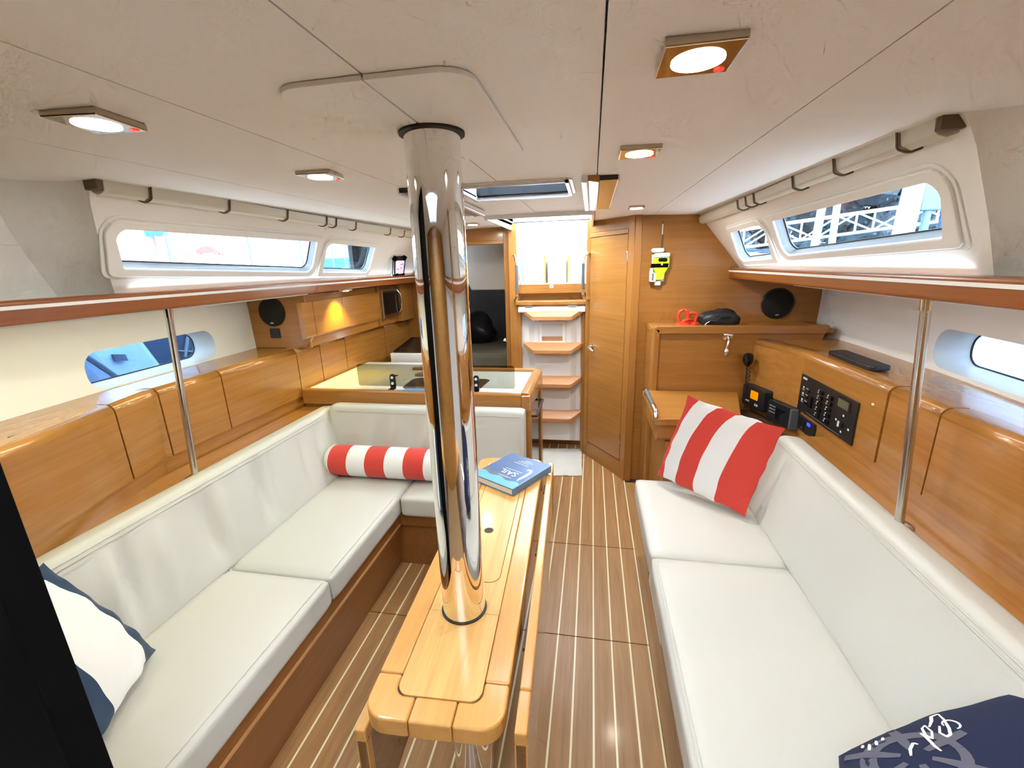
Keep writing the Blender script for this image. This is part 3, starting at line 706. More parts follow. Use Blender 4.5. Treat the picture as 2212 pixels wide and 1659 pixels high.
def leaf(s):
    x = xr + 0.022 if s > 0 else xl - 0.022
    z0, dz = 0.36, (0.0 if s > 0 else -0.045)
    lp = rounded([(y0 + 0.01, z0), (y1 - 0.02, z0), (y1 - 0.02, 0.688 + dz), (y0 + 0.01, 0.688 + dz)], [0.12, 0.12, 0.012, 0.012], 8)
    o = prism('leaf', 'leaf_wood', tb, [(x + 0.003, y, z) for y, z in lp], (0.020, 0, 0))
    zz = 0.688 + dz
    box('leaf_edge', 'table_rim', o, x, x + 0.026, y0 + 0.105, y1 - 0.125, zz - 0.03, zz + 0.004, bevel=0.004)
    for (a, b) in ((y0 + 0.008, y0 + 0.103), (y1 - 0.123, y1 - 0.018)):
        box('leaf_edge', 'table_rim', o, x, x + 0.026, a, b, zz - 0.03, zz + 0.004, bevel=0.004)
    # curved end caps
    for ye, sg in ((y0 + 0.01, -1), (y1 - 0.02, 1)):
        q = [(ye, zz - 0.03), (ye, z0 + 0.12)] + [(ye - sg * 0.12 + sg * 0.12 * math.cos(k * PI / 16), z0 + 0.12 - 0.12 * math.sin(k * PI / 16)) for k in range(1, 9)]
        bm = bmesh.new()
        rows = []
        for y, z in q:
            rows.append([bm.verts.new((x, y - 0.0, z)), bm.verts.new((x + 0.026, y, z)), bm.verts.new((x + 0.026, y - sg * 0.018, z)), bm.verts.new((x, y - sg * 0.018, z))])
        for A, B in zip(rows, rows[1:]):
            for k in range(4): bm.faces.new((A[k], A[(k + 1) % 4], B[(k + 1) % 4], B[k]))
        bm.faces.new(rows[0]); bm.faces.new(rows[-1][::-1])
        out(bm, 'leaf_edge', 'table_rim', o)
    for yy in (y0 + 0.25, 0.3, y1 - 0.25):
        box('hinge', 'groove', o, x - 0.006 if s > 0 else x + 0.022, x + 0.004 if s > 0 else x + 0.032, yy - 0.03, yy + 0.03, 0.672 + dz, 0.682 + dz)
leaf(1); leaf(-1)
box('pedestal', 'base_wood', tb, -0.07, 0.075, 0.60, 0.80, 0.0, zb, bevel=0.01)

# ---- mast post
mp_ = thing('mast_post', 'polished stainless steel mast post rising through the table to the ceiling', 'post', (0.004, 0.94, 0))
cyl('post', 'steel', mp_, (0.004, 0.94, 0.0), (0, 0, 1), 0.0575, 1.868, 64)
def ringp(nm, mat, z, r0, r1, h):
    lathe_pts = [(r0, 0), (r1, 0), (r1, h), (r0, h)]
    bm = bmesh.new(); R = []
    for r, hh in lathe_pts: R.append([bm.verts.new((0.004 + r * math.cos(2 * PI * k / 48), 0.94 + r * math.sin(2 * PI * k / 48), z + hh)) for k in range(48)])
    for i in range(4):
        A, B = R[i], R[(i + 1) % 4]
        for k in range(48): bm.faces.new((A[k], A[(k + 1) % 48], B[(k + 1) % 48], B[k]))
    out(bm, nm, mat, mp_)
ringp('base_gasket', 'rubber', 0.7002, 0.0575, 0.0612, 0.003)
ringp('top_collar', 'rubber', 1.8595, 0.0575, 0.0665, 0.006)

# ================================================================== AFT: galley, companionway, locker, chart table
# ---- galley counter
gc = thing('galley_counter', 'galley counter with pale worktop and rounded wood edge behind the corner settee', 'counter', (-0.7, 2.6, 0))
ZC = 0.880
box('cabinet', 'base_wood', gc, -1.44, -0.035, 2.335, 2.93, 0.0, 0.80)
box('cabinet', 'base_wood', gc, -1.44, -0.98, 2.93, 3.94, 0.0, 0.80)
lp = [(-1.435, 2.355), (-0.062, 2.355), (-0.062, 2.905), (-0.95, 2.905), (-0.95, 3.16), (-1.435, 3.16)]
hole1 = rounded([(-0.83, 2.425), (-0.33, 2.425), (-0.31, 2.70), (-0.85, 2.70)], 0.05, 5)
plate('worktop', 'worktop', gc, lp, [hole1], lambda u, v, d: V((u, v, ZC - d)), 0.02)
bn = plate('sink_bowl', 'sink_dark', gc, [(p[0] * 0.96 - 0.023, (p[1] - 2.56) * .96 + 2.56) for p in hole1], [], lambda u, v, d: V((u, v, 0.74 - d)), 0.01)
bm = bmesh.new(); A = [bm.verts.new((p[0], p[1], ZC - 0.001)) for p in hole1]; B = [bm.verts.new((p[0] * 0.96 - 0.023, (p[1] - 2.56) * .96 + 2.56, 0.735)) for p in hole1]
for i in range(len(A)): bm.faces.new((A[i], A[(i + 1) % len(A)], B[(i + 1) % len(A)], B[i]))
out(bm, 'sink_wall', 'brushed', bn, smooth=True)
# wood edging
prism('front_edge', 'wood_x', gc, [(-1.44, y, z) for y, z in rounded([(2.322, 0.795), (2.355, 0.795), (2.355, 0.893), (2.322, 0.893)], [0.008, 0, 0.006, 0.014], 4)], (1.385, 0, 0))
prism('end_edge', 'wood_y', gc, [(x, 2.345, z) for x, z in rounded([(-0.062, 0.795), (-0.062, 0.893), (0.0, 0.893), (0.0, 0.795)], [0, 0.006, 0.035, 0], 5)], (0, 0.60, 0), smooth=False)
prism('corner_edge', 'wood_y', gc, [(x, y, 0.795) for x, y in rounded([(-0.055, 2.322), (0.0, 2.322), (0.0, 2.345), (-0.055, 2.345)], [0, 0.022, 0, 0], 5)], (0, 0, 0.088), bevel=0.006)
prism('back_edge', 'wood_x', gc, [(-0.95, y, z) for y, z in rounded([(2.905, 0.86), (2.945, 0.86), (2.945, 0.90), (2.905, 0.90)], 0.008, 3)], (0.90, 0, 0))
prism('upright_edge', 'wood_z', gc, [(x, y, 0.0) for x, y in rounded([(-0.045, 2.315), (0.0, 2.315), (0.0, 2.36), (-0.045, 2.36)], [0.006, 0.018, 0, 0], 4)], (0, 0, 0.80))
box('end_panel', 'black_gloss', gc, -0.036, -0.010, 2.365, 2.90, 0.10, 0.79)
prism('end_post', 'wood_z', gc, [(-0.035, 2.84, 0.0), (0.0, 2.84, 0.0), (0.0, 2.93, 0.0), (-0.035, 2.93, 0.0)], (0, 0, 0.80))
tube('towel_rail', 'rubber', gc, [(-0.008, 2.42, 0.73), (0.022, 2.42, 0.73), (0.022, 2.75, 0.73), (-0.008, 2.75, 0.73)], 0.008, 8)
box('sink_cover', 'worktop_cream', gc, -1.33, -0.87, 2.37, 2.88, ZC, ZC + 0.004, bevel=0.001)
lathe('finger_ring', 'chrome', gc, (-1.00, 2.72, ZC + 0.0042), (0, 0, 1), [(0.022, 0), (0.022, 0.002), (0.014, 0.0025), (0.001, 0.001)], 20)
tag(prism('cutting_board', 'wood_x', None, [(-0.86, 2.73, ZC + 0.001), (-0.62, 2.73, ZC + 0.001), (-0.62, 2.895, ZC + 0.001), (-0.80, 2.895, ZC + 0.001)], (0, 0, 0.018), bevel=0.003), 'brown wooden board lying on the galley worktop behind the smoked glass', 'board')
tag(prism('dish_cloth', 'sponge_blue', None, [(-0.80, 2.372, ZC + 0.0005), (-0.42, 2.372, ZC + 0.0005), (-0.42, 2.418, ZC + 0.0005), (-0.78, 2.418, ZC + 0.0005)], (0, 0, 0.006), bevel=0.002), 'bright blue cloth on the worktop in front of the galley sink', 'cloth')
# splash guard
sg = thing('splash_guard', 'smoked glass splash guard standing on the front of the galley worktop', 'screen', (-0.6, 2.42, ZC))
plate('pane', 'smoke', sg, rounded([(-1.105, 0.896), (-0.105, 0.896), (-0.105, 1.035), (-1.105, 1.035)], 0.014, 4), [], lambda u, v, d: V((u, 2.42 + d, v)), 0.006)
for x in (-0.87, -0.337):
    b = prism('bracket', 'black_gloss', sg, [(u, 2.408, v) for u, v in rounded([(x - 0.017, ZC), (x + 0.017, ZC), (x + 0.017, 0.975), (x - 0.017, 0.975)], [0.002, 0.002, 0.016, 0.016], 5)], (0, 0.011, 0))
    box('bracket_foot', 'chrome', b, x - 0.02, x + 0.02, 2.365, 2.412, ZC + 0.0005, ZC + 0.006)
    for z in (0.918, 0.955): cyl('bolt', 'print_white', b, (x, 2.4085, z), (0, -1, 0), 0.0085, 0.004, 14)
# stove
sv = thing('stove', 'low white cooker with a black glass lid against the galley side', 'stove', (-1.1, 3.4, 0.80))
box('body', 'gloss_white', sv, -1.26, -0.94, 3.20, 3.62, 0.79, 0.945, bevel=0.006)
prism('lid', 'black_gloss', sv, [(-1.24, 3.215, 0.947), (-0.95, 3.215, 0.947), (-0.95, 3.60, 1.00), (-1.24, 3.60, 1.00)], (0, 0, 0.012), bevel=0.003)

# ---- upper galley cabinet
uc = thing('wall_cabinet', 'upper galley cabinet of pale wood with flap doors under the left shelf', 'cabinet', (-1.55, 3.1, 1.14))
box('carcass', 'wood_y', uc, -1.76, -1.385, 2.40, 3.94, 1.145, 1.462)
box('end_panel', 'wood_x', uc, -1.765, -1.372, 2.382, 2.40, 1.142, 1.475)
sec = [(1.352, 1.212)] + [(1.352 + 0.03 - 0.03 * math.cos(q * PI / 10), 1.235 - 0.03 * math.sin(q * PI / 10)) for q in range(5, -1, -1)][::-1]
secd = rounded([(1.350, 1.424), (1.350, 1.205), (1.385, 1.205), (1.385, 1.424)], [0.003, 0.026, 0, 0], 5)
for a, b in ((2.325, 2.425), (2.43, 2.752), (2.757, 3.300)):
    prism('flap_door', 'wood_y', uc, [(-x, a, z) for x, z in secd], (0, b - a, 0))
prism('scroll_bracket', 'wood_x', uc, [(-x, 2.376, z) for x, z in rounded([(1.352, 1.21), (1.40, 1.145), (1.45, 1.145), (1.40, 1.25)], [0.006, 0.02, 0, 0], 5)], (0, 0.02, 0))
box('divider', 'wood_z', uc, -1.385, -1.36, 3.30, 3.318, 1.15, 1.47); box('divider', 'wood_z', uc, -1.385, -1.33, 3.66, 3.94, 1.145, 1.48, bevel=0.004)
mw = thing('microwave', 'small silver and black microwave oven at the after end of the galley cabinet', 'microwave', (-1.45, 3.48, 1.2))
box('body', 'brushed', mw, -1.384, -1.335, 3.322, 3.655, 1.205, 1.435, bevel=0.008)
box('door', 'black_gloss', mw, -1.336, -1.326, 3.335, 3.60, 1.235, 1.415, bevel=0.004)
tube('handle', 'chrome', mw, [(-1.328, 3.585, 1.225), (-1.305, 3.60, 1.26), (-1.300, 3.607, 1.325), (-1.305, 3.60, 1.39), (-1.328, 3.585, 1.425)], 0.007, 8)
def speaker(label, c, ax, r):
    t = thing('speaker', label, 'speaker', c, group='round black loudspeakers')
    lathe('rim', 'black_panel', t, c, ax, [(r, 0), (r, 0.008), (r * 0.95, 0.014), (r * 0.90, 0.012)], 40)
    lathe('grille', 'grille_cloth', t, c, ax, [(r * 0.9, 0.002), (r * 0.9, 0.013), (r * 0.6, 0.019), (0.001, 0.021)], 40)
    a = V(ax); b = V((0, 0, -1)); p = V(c) + b * (r * 0.74) + a * 0.0165
    bm = bmesh.new(); u = a.cross(b)
    addprism(bm, [p + u * (0.013 * math.cos(k * PI / 8)) + b * (0.005 * math.sin(k * PI / 8)) for k in range(16)], a * 0.003); out(bm, 'badge', 'brushed', t)
speaker('round black loudspeaker on the end of the upper galley cabinet, left side', (-1.60, 2.381, 1.365), (0, -1, 0), 0.088)
speaker('round black loudspeaker on the bulkhead above the chart table, right side', (1.515, 3.099, 1.315), (0, -1, 0), 0.098)
tag(box('control_plate', 'black_panel', None, -1.635, -1.567, 2.372, 2.3815, 1.205, 1.265, bevel=0.006), 'small square black control plate below the left loudspeaker', 'switch')
ADDED_STRIP_W = 2.2  # power of the fill strips added on the shelf tops
# small lamp under the left shelf
gl = thing('shelf_lamp', 'tiny white lamp under the left shelf lighting the galley cabinet yellow', 'lamp', (-1.255, 2.66, 1.47))
box('body', 'white_plastic', gl, -1.27, -1.243, 2.60, 2.72, 1.470, 1.4875, bevel=0.003)
box('lens', 'lamp_glow', gl, -1.265, -1.247, 2.64, 2.68, 1.4675, 1.470)
ld = bpy.data.lights.new('shelf_lamp_light', 'SPOT'); lo = bpy.data.objects.new('shelf_lamp_light', ld); COL.objects.link(lo)
ld.energy = 16.0; ld.color = (1.0, 0.78, 0.10); ld.spot_size = 1.7; ld.spot_blend = 0.9; ld.shadow_soft_size = 0.012
lo.location = (-1.255, 2.66, 1.462); lo.rotation_euler = (V((-1.40, 2.66, 0.9)) - V(lo.location)).to_track_quat('-Z', 'Y').to_euler()

# fill-light strips added behind the shelf fascias: one under the shelf, one on top
for s in (-1, 1):
    sd = 'left' if s < 0 else 'right'
    t = thing('added_light_strip', 'slim added light strip tucked under the %s shelf behind its wooden fascia' % sd, 'light strip', (s * 1.26, 1.3, 1.46), group='added light strips under the side shelves')
    box('channel', 'white_plastic', t, s * 1.247, s * 1.272, 0.45, 2.25, 1.473, 1.4815, bevel=0.002)
    box('lens', 'white_plastic', t, s * 1.252, s * 1.267, 0.47, 2.23, 1.4722, 1.473)
    d = bpy.data.lights.new('added_strip_lamp', 'AREA'); o = bpy.data.objects.new('added_strip_lamp', d); COL.objects.link(o)
    d.shape = 'RECTANGLE'; d.size = 0.014; d.size_y = 1.76; d.energy = 3.6 if s < 0 else 2.0; d.color = (0.96, 1.0, 0.62) if s < 0 else (1.0, 0.97, 0.92)
    o.location = (s * 1.2595, 1.35, 1.4715); o.rotation_euler = (0, s * 0.0, 0)
    t = thing('added_light_strip', 'slim added fill-light strip along the top of the %s shelf behind its wooden fascia' % sd, 'light strip', (s * 1.25, 2.0, 1.533), group='added light strips on the side shelves')
    ye = 3.0 if s > 0 else 3.8
    box('channel', 'white_plastic', t, s * 1.241, s * 1.262, 1.25, ye, 1.5322, 1.5365, bevel=0.001)
    d = bpy.data.lights.new('added_strip_lamp', 'AREA'); o = bpy.data.objects.new('added_strip_lamp', d); COL.objects.link(o)
    d.shape = 'RECTANGLE'; d.size = 0.014; d.size_y = ye - 1.3; d.energy = ADDED_STRIP_W; d.color = (0.72, 0.87, 1.0)
    o.location = (s * 1.2515, (1.25 + ye) / 2, 1.5372); o.rotation_euler = (0, PI - s * 0.85, 0); d.spread = 1.7
# ---- companionway steps
cs = thing('companionway_steps', 'white moulded companionway steps with four curved wooden treads', 'steps', (0.01, 3.6, 0))
SX0, SX1 = -0.262, 0.284
box('back_panel', 'gloss_white', cs, -0.25, 0.262, 3.60, 3.66, 0.085, 1.268, bevel=0.01)
prism('centre_panel', 'gloss_white', cs, [(-0.135, 3.565, 0.10), (0.165, 3.565, 0.10), (0.235, 3.615, 0.10), (-0.205, 3.615, 0.10)], (0, 0, 1.09), bevel=0.008)
prism('top_cap', 'gloss_white', cs, [(-0.262, 3.52, 1.225), (0.284, 3.52, 1.225), (0.284, 3.66, 1.225), (-0.262, 3.66, 1.225)], (0, 0, 0.045), bevel=0.01)
for x0, x1, sg_ in ((-0.325, -0.245, 1), (0.255, 0.30, -1)):
    box('side_rail', 'wood_z', cs, x0, x1, 3.565, 3.64, 0.0, 1.225, bevel=0.006)
for z, dy in ((1.198, 0.0), (0.925, 0.0), (0.638, 0.0), (0.335, 0.0)):
    out_l = [(-0.215, 3.60), (-0.225, 3.54), (-0.14, 3.475), (0.175, 3.475), (0.262, 3.54), (0.25, 3.60)]
    t_ = []
    bm = bmesh.new(); prof = rounded(out_l, [0, 0.02, 0.05, 0.05, 0.02, 0], 5)
    # ends curl upwards
    lo_, hi_ = [], []
    for x, y in prof:
        lift = 0.050 * max(0.0, (abs(x - 0.018) - 0.155) / 0.085) ** 1.0
        lo_.append(bm.verts.new((x, y, z - 0.034 + lift))); hi_.append(bm.verts.new((x, y, z + lift)))
    bm.faces.new(lo_); bm.faces.new(hi_[::-1]); n = len(lo_)
    for i in range(n): bm.faces.new((lo_[i], lo_[(i + 1) % n], hi_[(i + 1) % n], hi_[i]))
    tr = out(bm, 'tread', 'tread_wood', cs, bevel=0.004)
    for yy in (3.497, 3.525): box('grip_strip', 'groove', tr, -0.125, 0.16, yy, yy + 0.006, z - 0.001, z + 0.0012)
nw = box('niche_frame', 'gloss_white', cs, -0.095, 0.125, 3.553, 3.566, 0.965, 1.155, bevel=0.012, seg=3)
box('niche', 'recess_shade_white', nw, -0.070, 0.100, 3.5505, 3.5535, 1.026, 1.13); box('hand_slot', 'tread_wood', nw, -0.070, 0.100, 3.5505, 3.5545, 0.990, 1.026, bevel=0.002)  # niche is a flat plate; its depth is shade in the colour
for x in (-0.17, 0.18): box('hinge', 'brushed', cs, x - 0.035, x + 0.035, 3.515, 3.545, 1.2695, 1.277, bevel=0.002)
for s, x in ((1, -0.285), (-1, 0.305)):
    t = thing('grab_handle', 'chrome grab handle with grey grip on the %s side of the companionway' % ('left' if s > 0 else 'right'), 'handle', (x, 3.45, 1.5), group='companionway grab handles')
    xo = x + s * 0.042
    tube('rail', 'chrome', t, [(x - s * 0.006, 3.54, 1.675), (x + s * 0.012, 3.46, 1.672), (x + s * 0.032, 3.42, 1.652), (xo, 3.40, 1.615), (xo, 3.40, 1.50), (xo, 3.40, 1.385), (x + s * 0.034, 3.41, 1.350), (x + s * 0.015, 3.45, 1.328), (x - s * 0.006, 3.54, 1.322)], 0.0095, 10)
    tube('grip', 'grey_grip', t, [(xo, 3.40, 1.60), (xo, 3.40, 1.41)], 0.0125, 12)
tag(box('exit_sticker', 'print_white', None, -0.006, 0.022, 3.597, 3.5998, 1.414, 1.438), 'tiny white sticker with a green mark on the companionway sill', 'sticker')
box('mark', 'green', bpy.data.objects['exit_sticker'], 0.0, 0.016, 3.5962, 3.5972, 1.42, 1.432)

# ---- hanging locker with angled door
hl = thing('hanging_locker', 'tall wooden corner locker with an angled door right of the companionway', 'wardrobe', (0.45, 3.4, 0))
A_, B_ = V((0.318, 3.50, 0)), V((0.600, 3.085, 0)); du = (B_ - A_).normalized(); dn = V((du.y, -du.x, 0)) * 1.0
if dn.dot(V((-1, -1, 0))) < 0: dn = -dn
W_ = (B_ - A_).length
def lk(u, z, d=0.0): return V((A_.x, A_.y, 0)) + du * u + V((0, 0, z)) + dn * d
prism('carcass', 'wood_x', hl, [(0.318, 3.50, 0), (0.600, 3.085, 0), (0.625, 3.085, 0), (0.625, 3.60, 0), (0.335, 3.60, 0)], (0, 0, 1.905))
def lpanel(nm, u0, u1, z0, z1, d0, d1, mat='locker_wood', bev=0.002):
    return prism(nm, mat, hl, [lk(u0, z0, d0), lk(u1, z0, d0), lk(u1, z1, d0), lk(u0, z1, d0)], dn * (d1 - d0), bevel=bev)
lpanel('corner_post', W_ - 0.048, W_ + 0.012, 0.0, 1.90, 0.0, 0.014, 'wood_z', 0.006)
lpanel('head_rail', 0.0, W_ - 0.05, 1.785, 1.812, 0.0, 0.014)
lpanel('top_panel', 0.012, W_ - 0.05, 1.818, 1.895, 0.0, 0.004)
lpanel('plinth', 0.0, W_ - 0.05, 0.0, 0.135, 0.0, 0.006)
box('return_side', 'wood_z', hl, 0.600, 0.645, 3.068, 3.10, 0, 1.905, bevel=0.004)
dr = lpanel('door', 0.014, W_ - 0.056, 0.142, 1.780, 0.0, 0.010)
for z in (1.60, 0.28): prism('hinge', 'brushed', dr, [lk(W_ - 0.060, z, 0.011), lk(W_ - 0.046, z, 0.011), lk(W_ - 0.046, z + 0.07, 0.011), lk(W_ - 0.060, z + 0.07, 0.011)], dn * 0.006, bevel=0.002)
hd = tube('handle', 'chrome', dr, [lk(0.055, 0.965, 0.010), lk(0.055, 0.965, 0.040), lk(0.062, 0.962, 0.048), lk(0.10, 0.945, 0.050), lk(0.125, 0.937, 0.046)], 0.0085, 10)
lathe('escutcheon', 'chrome', hd, lk(0.055, 0.965, 0.0101), dn, [(0.024, 0), (0.024, 0.004), (0.014, 0.008), (0.010, 0.009)], 20)

# ---- chart table corner
nv = thing('chart_cabinet', 'waist-high wooden cabinet with ledge top aft of the chart table', 'cabinet', (1.2, 2.95, 0))
box('back_panel', 'wood_x', nv, 0.745, 1.36, 2.805, 2.83, 0.0, 1.15)
prism('front_panel', 'wood_x', nv, [(x, 2.80, z) for x, z in rounded([(0.715, 0.0), (1.30, 0.0), (1.30, 1.10), (1.66, 1.10), (1.685, 1.195), (0.715, 1.195)], [0, 0, 0, 0, 0, 0.05], 6)], (0, 0.03, 0))
prism('top_trim', 'wood_x', nv, [(x, 2.785, z) for x, z in rounded([(0.745, 1.165), (1.675, 1.165), (1.695, 1.213), (0.705, 1.213)], [0, 0, 0.004, 0.03], 5)], (0, 0.045, 0), bevel=0.006)
prism('corner_post', 'wood_z', nv, [(x, y, 0.0) for x, y in rounded([(0.705, 2.785), (0.75, 2.785), (0.75, 2.84), (0.705, 2.84)], [0.02, 0.003, 0, 0.02], 5)], (0, 0, 1.19))
box('top_shelf', 'wood_x', nv, 0.705, 1.72, 2.80, 3.098, 1.170, 1.196)
box('inner_side', 'wood_y', nv, 0.705, 0.735, 2.83, 3.098, 0.0, 1.17)
ct = thing('chart_table', 'small wooden chart table with rounded front behind the striped cushion', 'table', (0.97, 2.5, 0))
prism('top', 'wood_x', ct, [(x, y, 0.765) for x, y in rounded([(0.665, 2.235), (1.10, 2.265), (1.235, 2.783), (0.665, 2.783)], [0.03, 0.0, 0, 0.02], 5)], (0, 0, 0.037), bevel=0.004)
prism('drawer_body', 'wood_x', ct, [(0.69, y, z) for y, z in rounded([(2.262, 0.765), (2.262, 0.655), (2.77, 0.655), (2.77, 0.765)], [0, 0.06, 0, 0], 6)], (0.42, 0, 0))
box('radio_well', 'groove', ct, 1.10, 1.36, 2.28, 2.78, 0.66, 0.69)
box('side_support', 'wood_y', ct, 0.735, 0.765, 2.27, 2.78, 0.0, 0.66)
tube('handle_rail', 'grey_grip', ct, [(0.672, 2.655, 0.835), (0.672, 2.50, 0.838), (0.674, 2.36, 0.838)], 0.013, 10)
tube('handle_end', 'chrome', ct, [(0.674, 2.365, 0.838), (0.676, 2.28, 0.836), (0.676, 2.256, 0.815), (0.676, 2.254, 0.80)], 0.0125, 10)
tube('handle_end', 'chrome', ct, [(0.672, 2.65, 0.836), (0.672, 2.67, 0.80)], 0.0125, 10)
# crank on the cabinet front
ck = thing('crank_handle', 'chrome crank handle hanging on the front of the chart cabinet', 'handle', (1.15, 2.80, 1.16))
lathe('rose', 'chrome', ck, (1.148, 2.7995, 1.150), (0, -1, 0), [(0.029, 0), (0.029, 0.004), (0.018, 0.009), (0.012, 0.011), (0.001, 0.011)], 24)
tube('arm', 'chrome', ck, [(1.148, 2.788, 1.150), (1.147, 2.77, 1.135), (1.145, 2.768, 1.10), (1.140, 2.768, 1.075)], [0.007, 0.007, 0.008, 0.010], 10)
lathe('knob', 'chrome', ck, (1.140, 2.768, 1.082), (0, 0, -1), [(0.008, 0), (0.014, 0.012), (0.0175, 0.028), (0.015, 0.042), (0.006, 0.049), (0.001, 0.050)], 16)

# ---- instruments let into the right side lockers
def rf_(y, z, d=0.0):
    x = interp(FR, y); return V((x - d, y, z))
def face_plate(nm, mat, parent, y0, y1, z0, z1, d0, d1, r=0.004, bevel=0.0015):
    lp = rounded([(y0, z0), (y1, z0), (y1, z1), (y0, z1)], r, 4)
    bm = bmesh.new(); a = [bm.verts.new(rf_(y, z, d0)) for y, z in lp]; b = [bm.verts.new(rf_(y, z, d1)) for y, z in lp]; n = len(a)
    bm.faces.new(a); bm.faces.new(b[::-1])
    for i in range(n): bm.faces.new((a[i], a[(i + 1) % n], b[(i + 1) % n], b[i]))
    return out(bm, nm, mat, parent, bevel=bevel)
ep = thing('switch_panel', 'wide black electrical switch panel on the right side lockers', 'switch panel', (1.42, 2.15, 0.83))
face_plate('plate', 'black_panel', ep, 1.905, 2.407, 0.829, 1.018, 0.0005, 0.008)
ly = lambda px: 2.407 - px * 0.502     # across the panel from its after end
lz = lambda pz: 1.018 - pz * 0.189
def mark(px, pz, wx, wz, mat='print_white'): face_plate('marking', mat, ep, ly(px + wx / 2), ly(px - wx / 2), lz(pz + wz / 2), lz(pz - wz / 2), 0.008, 0.0086, 0.0003, 0)
for k in range(4): mark(0.05 + k * 0.022, 0.085, 0.014, 0.055, 'print_grey' if k == 9 else 'print_white')
for r in range(5):
    for c_ in range(2):
        px, pz = 0.38 + c_ * 0.17, 0.20 + r * 0.15
        face_plate('breaker', 'black_gloss', ep, ly(px + 0.085), ly(px + 0.035), lz(pz + 0.055), lz(pz - 0.04), 0.008, 0.019, 0.002)
        mark(px, pz, 0.022, 0.045); mark(px, pz + 0.055, 0.05, 0.016)
for r in range(3):
    px, pz = 0.08, 0.33 + r * 0.17
    mark(px, pz, 0.024, 0.05); mark(px, pz + 0.06, 0.05, 0.014); mark(px + 0.075, pz - 0.01, 0.045, 0.012)
    face_plate('breaker', 'black_gloss', ep, ly(px + 0.13), ly(px + 0.08), lz(pz + 0.06), lz(pz), 0.008, 0.018, 0.002)
face_plate('breaker', 'black_gloss', ep, ly(0.30), ly(0.255), lz(0.74), lz(0.45), 0.008, 0.022, 0.002)
lc = face_plate('screen_bezel', 'black_gloss', ep, ly(0.91), ly(0.70), lz(0.32), lz(0.07), 0.008, 0.012, 0.003)
face_plate('screen', 'lcd', lc, ly(0.89), ly(0.73), lz(0.29), lz(0.10), 0.012, 0.0128, 0.001, 0)
lathe('selector', 'black_gloss', ep, rf_(ly(0.83), lz(0.66), 0.008), (-1, 0, 0), [(0.017, 0), (0.016, 0.012), (0.012, 0.014), (0.001, 0.014)], 20)
face_plate('selector_pointer', 'print_white', ep, ly(0.84), ly(0.82), lz(0.71), lz(0.58), 0.022, 0.025, 0.001, 0)
for px, pz in ((0.83, 0.45), (0.73, 0.63), (0.93, 0.69), (0.83, 0.84)): mark(px, pz, 0.022, 0.045)
mark(0.5, 0.945, 0.62, 0.012, 'print_grey')
us = thing('socket_panel', 'small black socket plate with a blue light below the switch panel', 'socket', (1.42, 2.30, 0.74))
face_plate('plate', 'black_panel', us, 2.222, 2.388, 0.728, 0.803, -0.009, 0.0, 0.004)
face_plate('indicator', 'blue_led', us, 2.262, 2.292, 0.775, 0.792, 0.0, 0.003, 0.004)
face_plate('socket', 'black_gloss', us, 2.315, 2.372, 0.738, 0.79, 0.0, 0.004, 0.006); face_plate('contact', 'brass', us, 2.33, 2.352, 0.742, 0.752, 0.004, 0.005, 0.002)
vh = thing('vhf_radio', 'black radio with glowing orange screen in the chart table corner', 'radio', (1.28, 2.76, 0.803))
# radio bodies stand off the locker face
def radio(t, y0, y1, z0, z1, d):
    return face_plate('body', 'black_panel', t, y0, y1, z0, z1, -0.008, d, 0.012, 0.003)
radio(vh, 2.60, 2.785, 0.735, 0.862, 0.045)
face_plate('screen', 'orange_screen', vh, 2.650, 2.712, 0.788, 0.838, 0.045, 0.0465, 0.004, 0)
for i in range(4): face_plate('key', 'print_white', vh, 2.72 + i * 0.009, 2.724 + i * 0.009, 0.762, 0.770, 0.045, 0.0462, 0.0005, 0)
for i in range(2): face_plate('key', 'print_white', vh, 2.645 + i * 0.016, 2.655 + i * 0.016, 0.752, 0.766, 0.045, 0.0462, 0.001, 0)
tube('cord', 'rubber', vh, [V((1.285, 2.775, 0.70)) + V((-0.008 * math.cos(k * .9), 0.008 * math.sin(k * .9), k * 0.0035)) for k in range(80)], 0.0022, 5)
mc = thing('radio_microphone', 'black fist microphone hanging by the chart cabinet corner', 'microphone', (1.28, 2.74, 0.95))
lathe('body', 'black_gloss', mc, (1.262, 2.752, 1.055), (0, 0, -1), [(0.012, 0), (0.026, 0.008), (0.030, 0.030), (0.027, 0.055), (0.014, 0.075), (0.006, 0.082)], 16)
tube('cord', 'rubber', mc, [(1.262, 2.752, 0.975), (1.262, 2.75, 0.90), (1.268, 2.752, 0.83), (1.275, 2.755, 0.806)], 0.004, 6)
sr = thing('stereo', 'black stereo with round volume knob next to the orange-lit radio', 'stereo', (1.33, 2.5, 0.73))
radio(sr, 2.405, 2.590, 0.705, 0.822, 0.030)
face_plate('display', 'black_gloss', sr, 2.44, 2.52, 0.727, 0.792, 0.030, 0.032, 0.003, 0)
for r in range(3):
    for c_ in range(4): face_plate('key', 'print_white', sr, 2.528 + c_ * 0.012, 2.534 + c_ * 0.012, 0.790 - r * 0.018, 0.795 - r * 0.018, 0.030, 0.0312, 0.0005, 0)
face_plate('end_grip', 'grey_grip', sr, 2.398, 2.420, 0.707, 0.820, -0.004, 0.034, 0.006, 0.003)
tag(prism('black_case', 'bag_black', None, [V((x, y, 1.1325)) for x, y in rounded([(1.475, 1.98), (1.565, 2.0), (1.57, 2.36), (1.48, 2.34)], 0.02, 4)], (0, 0, 0.022), bevel=0.006), 'flat black case lying on top of the right side lockers', 'case')

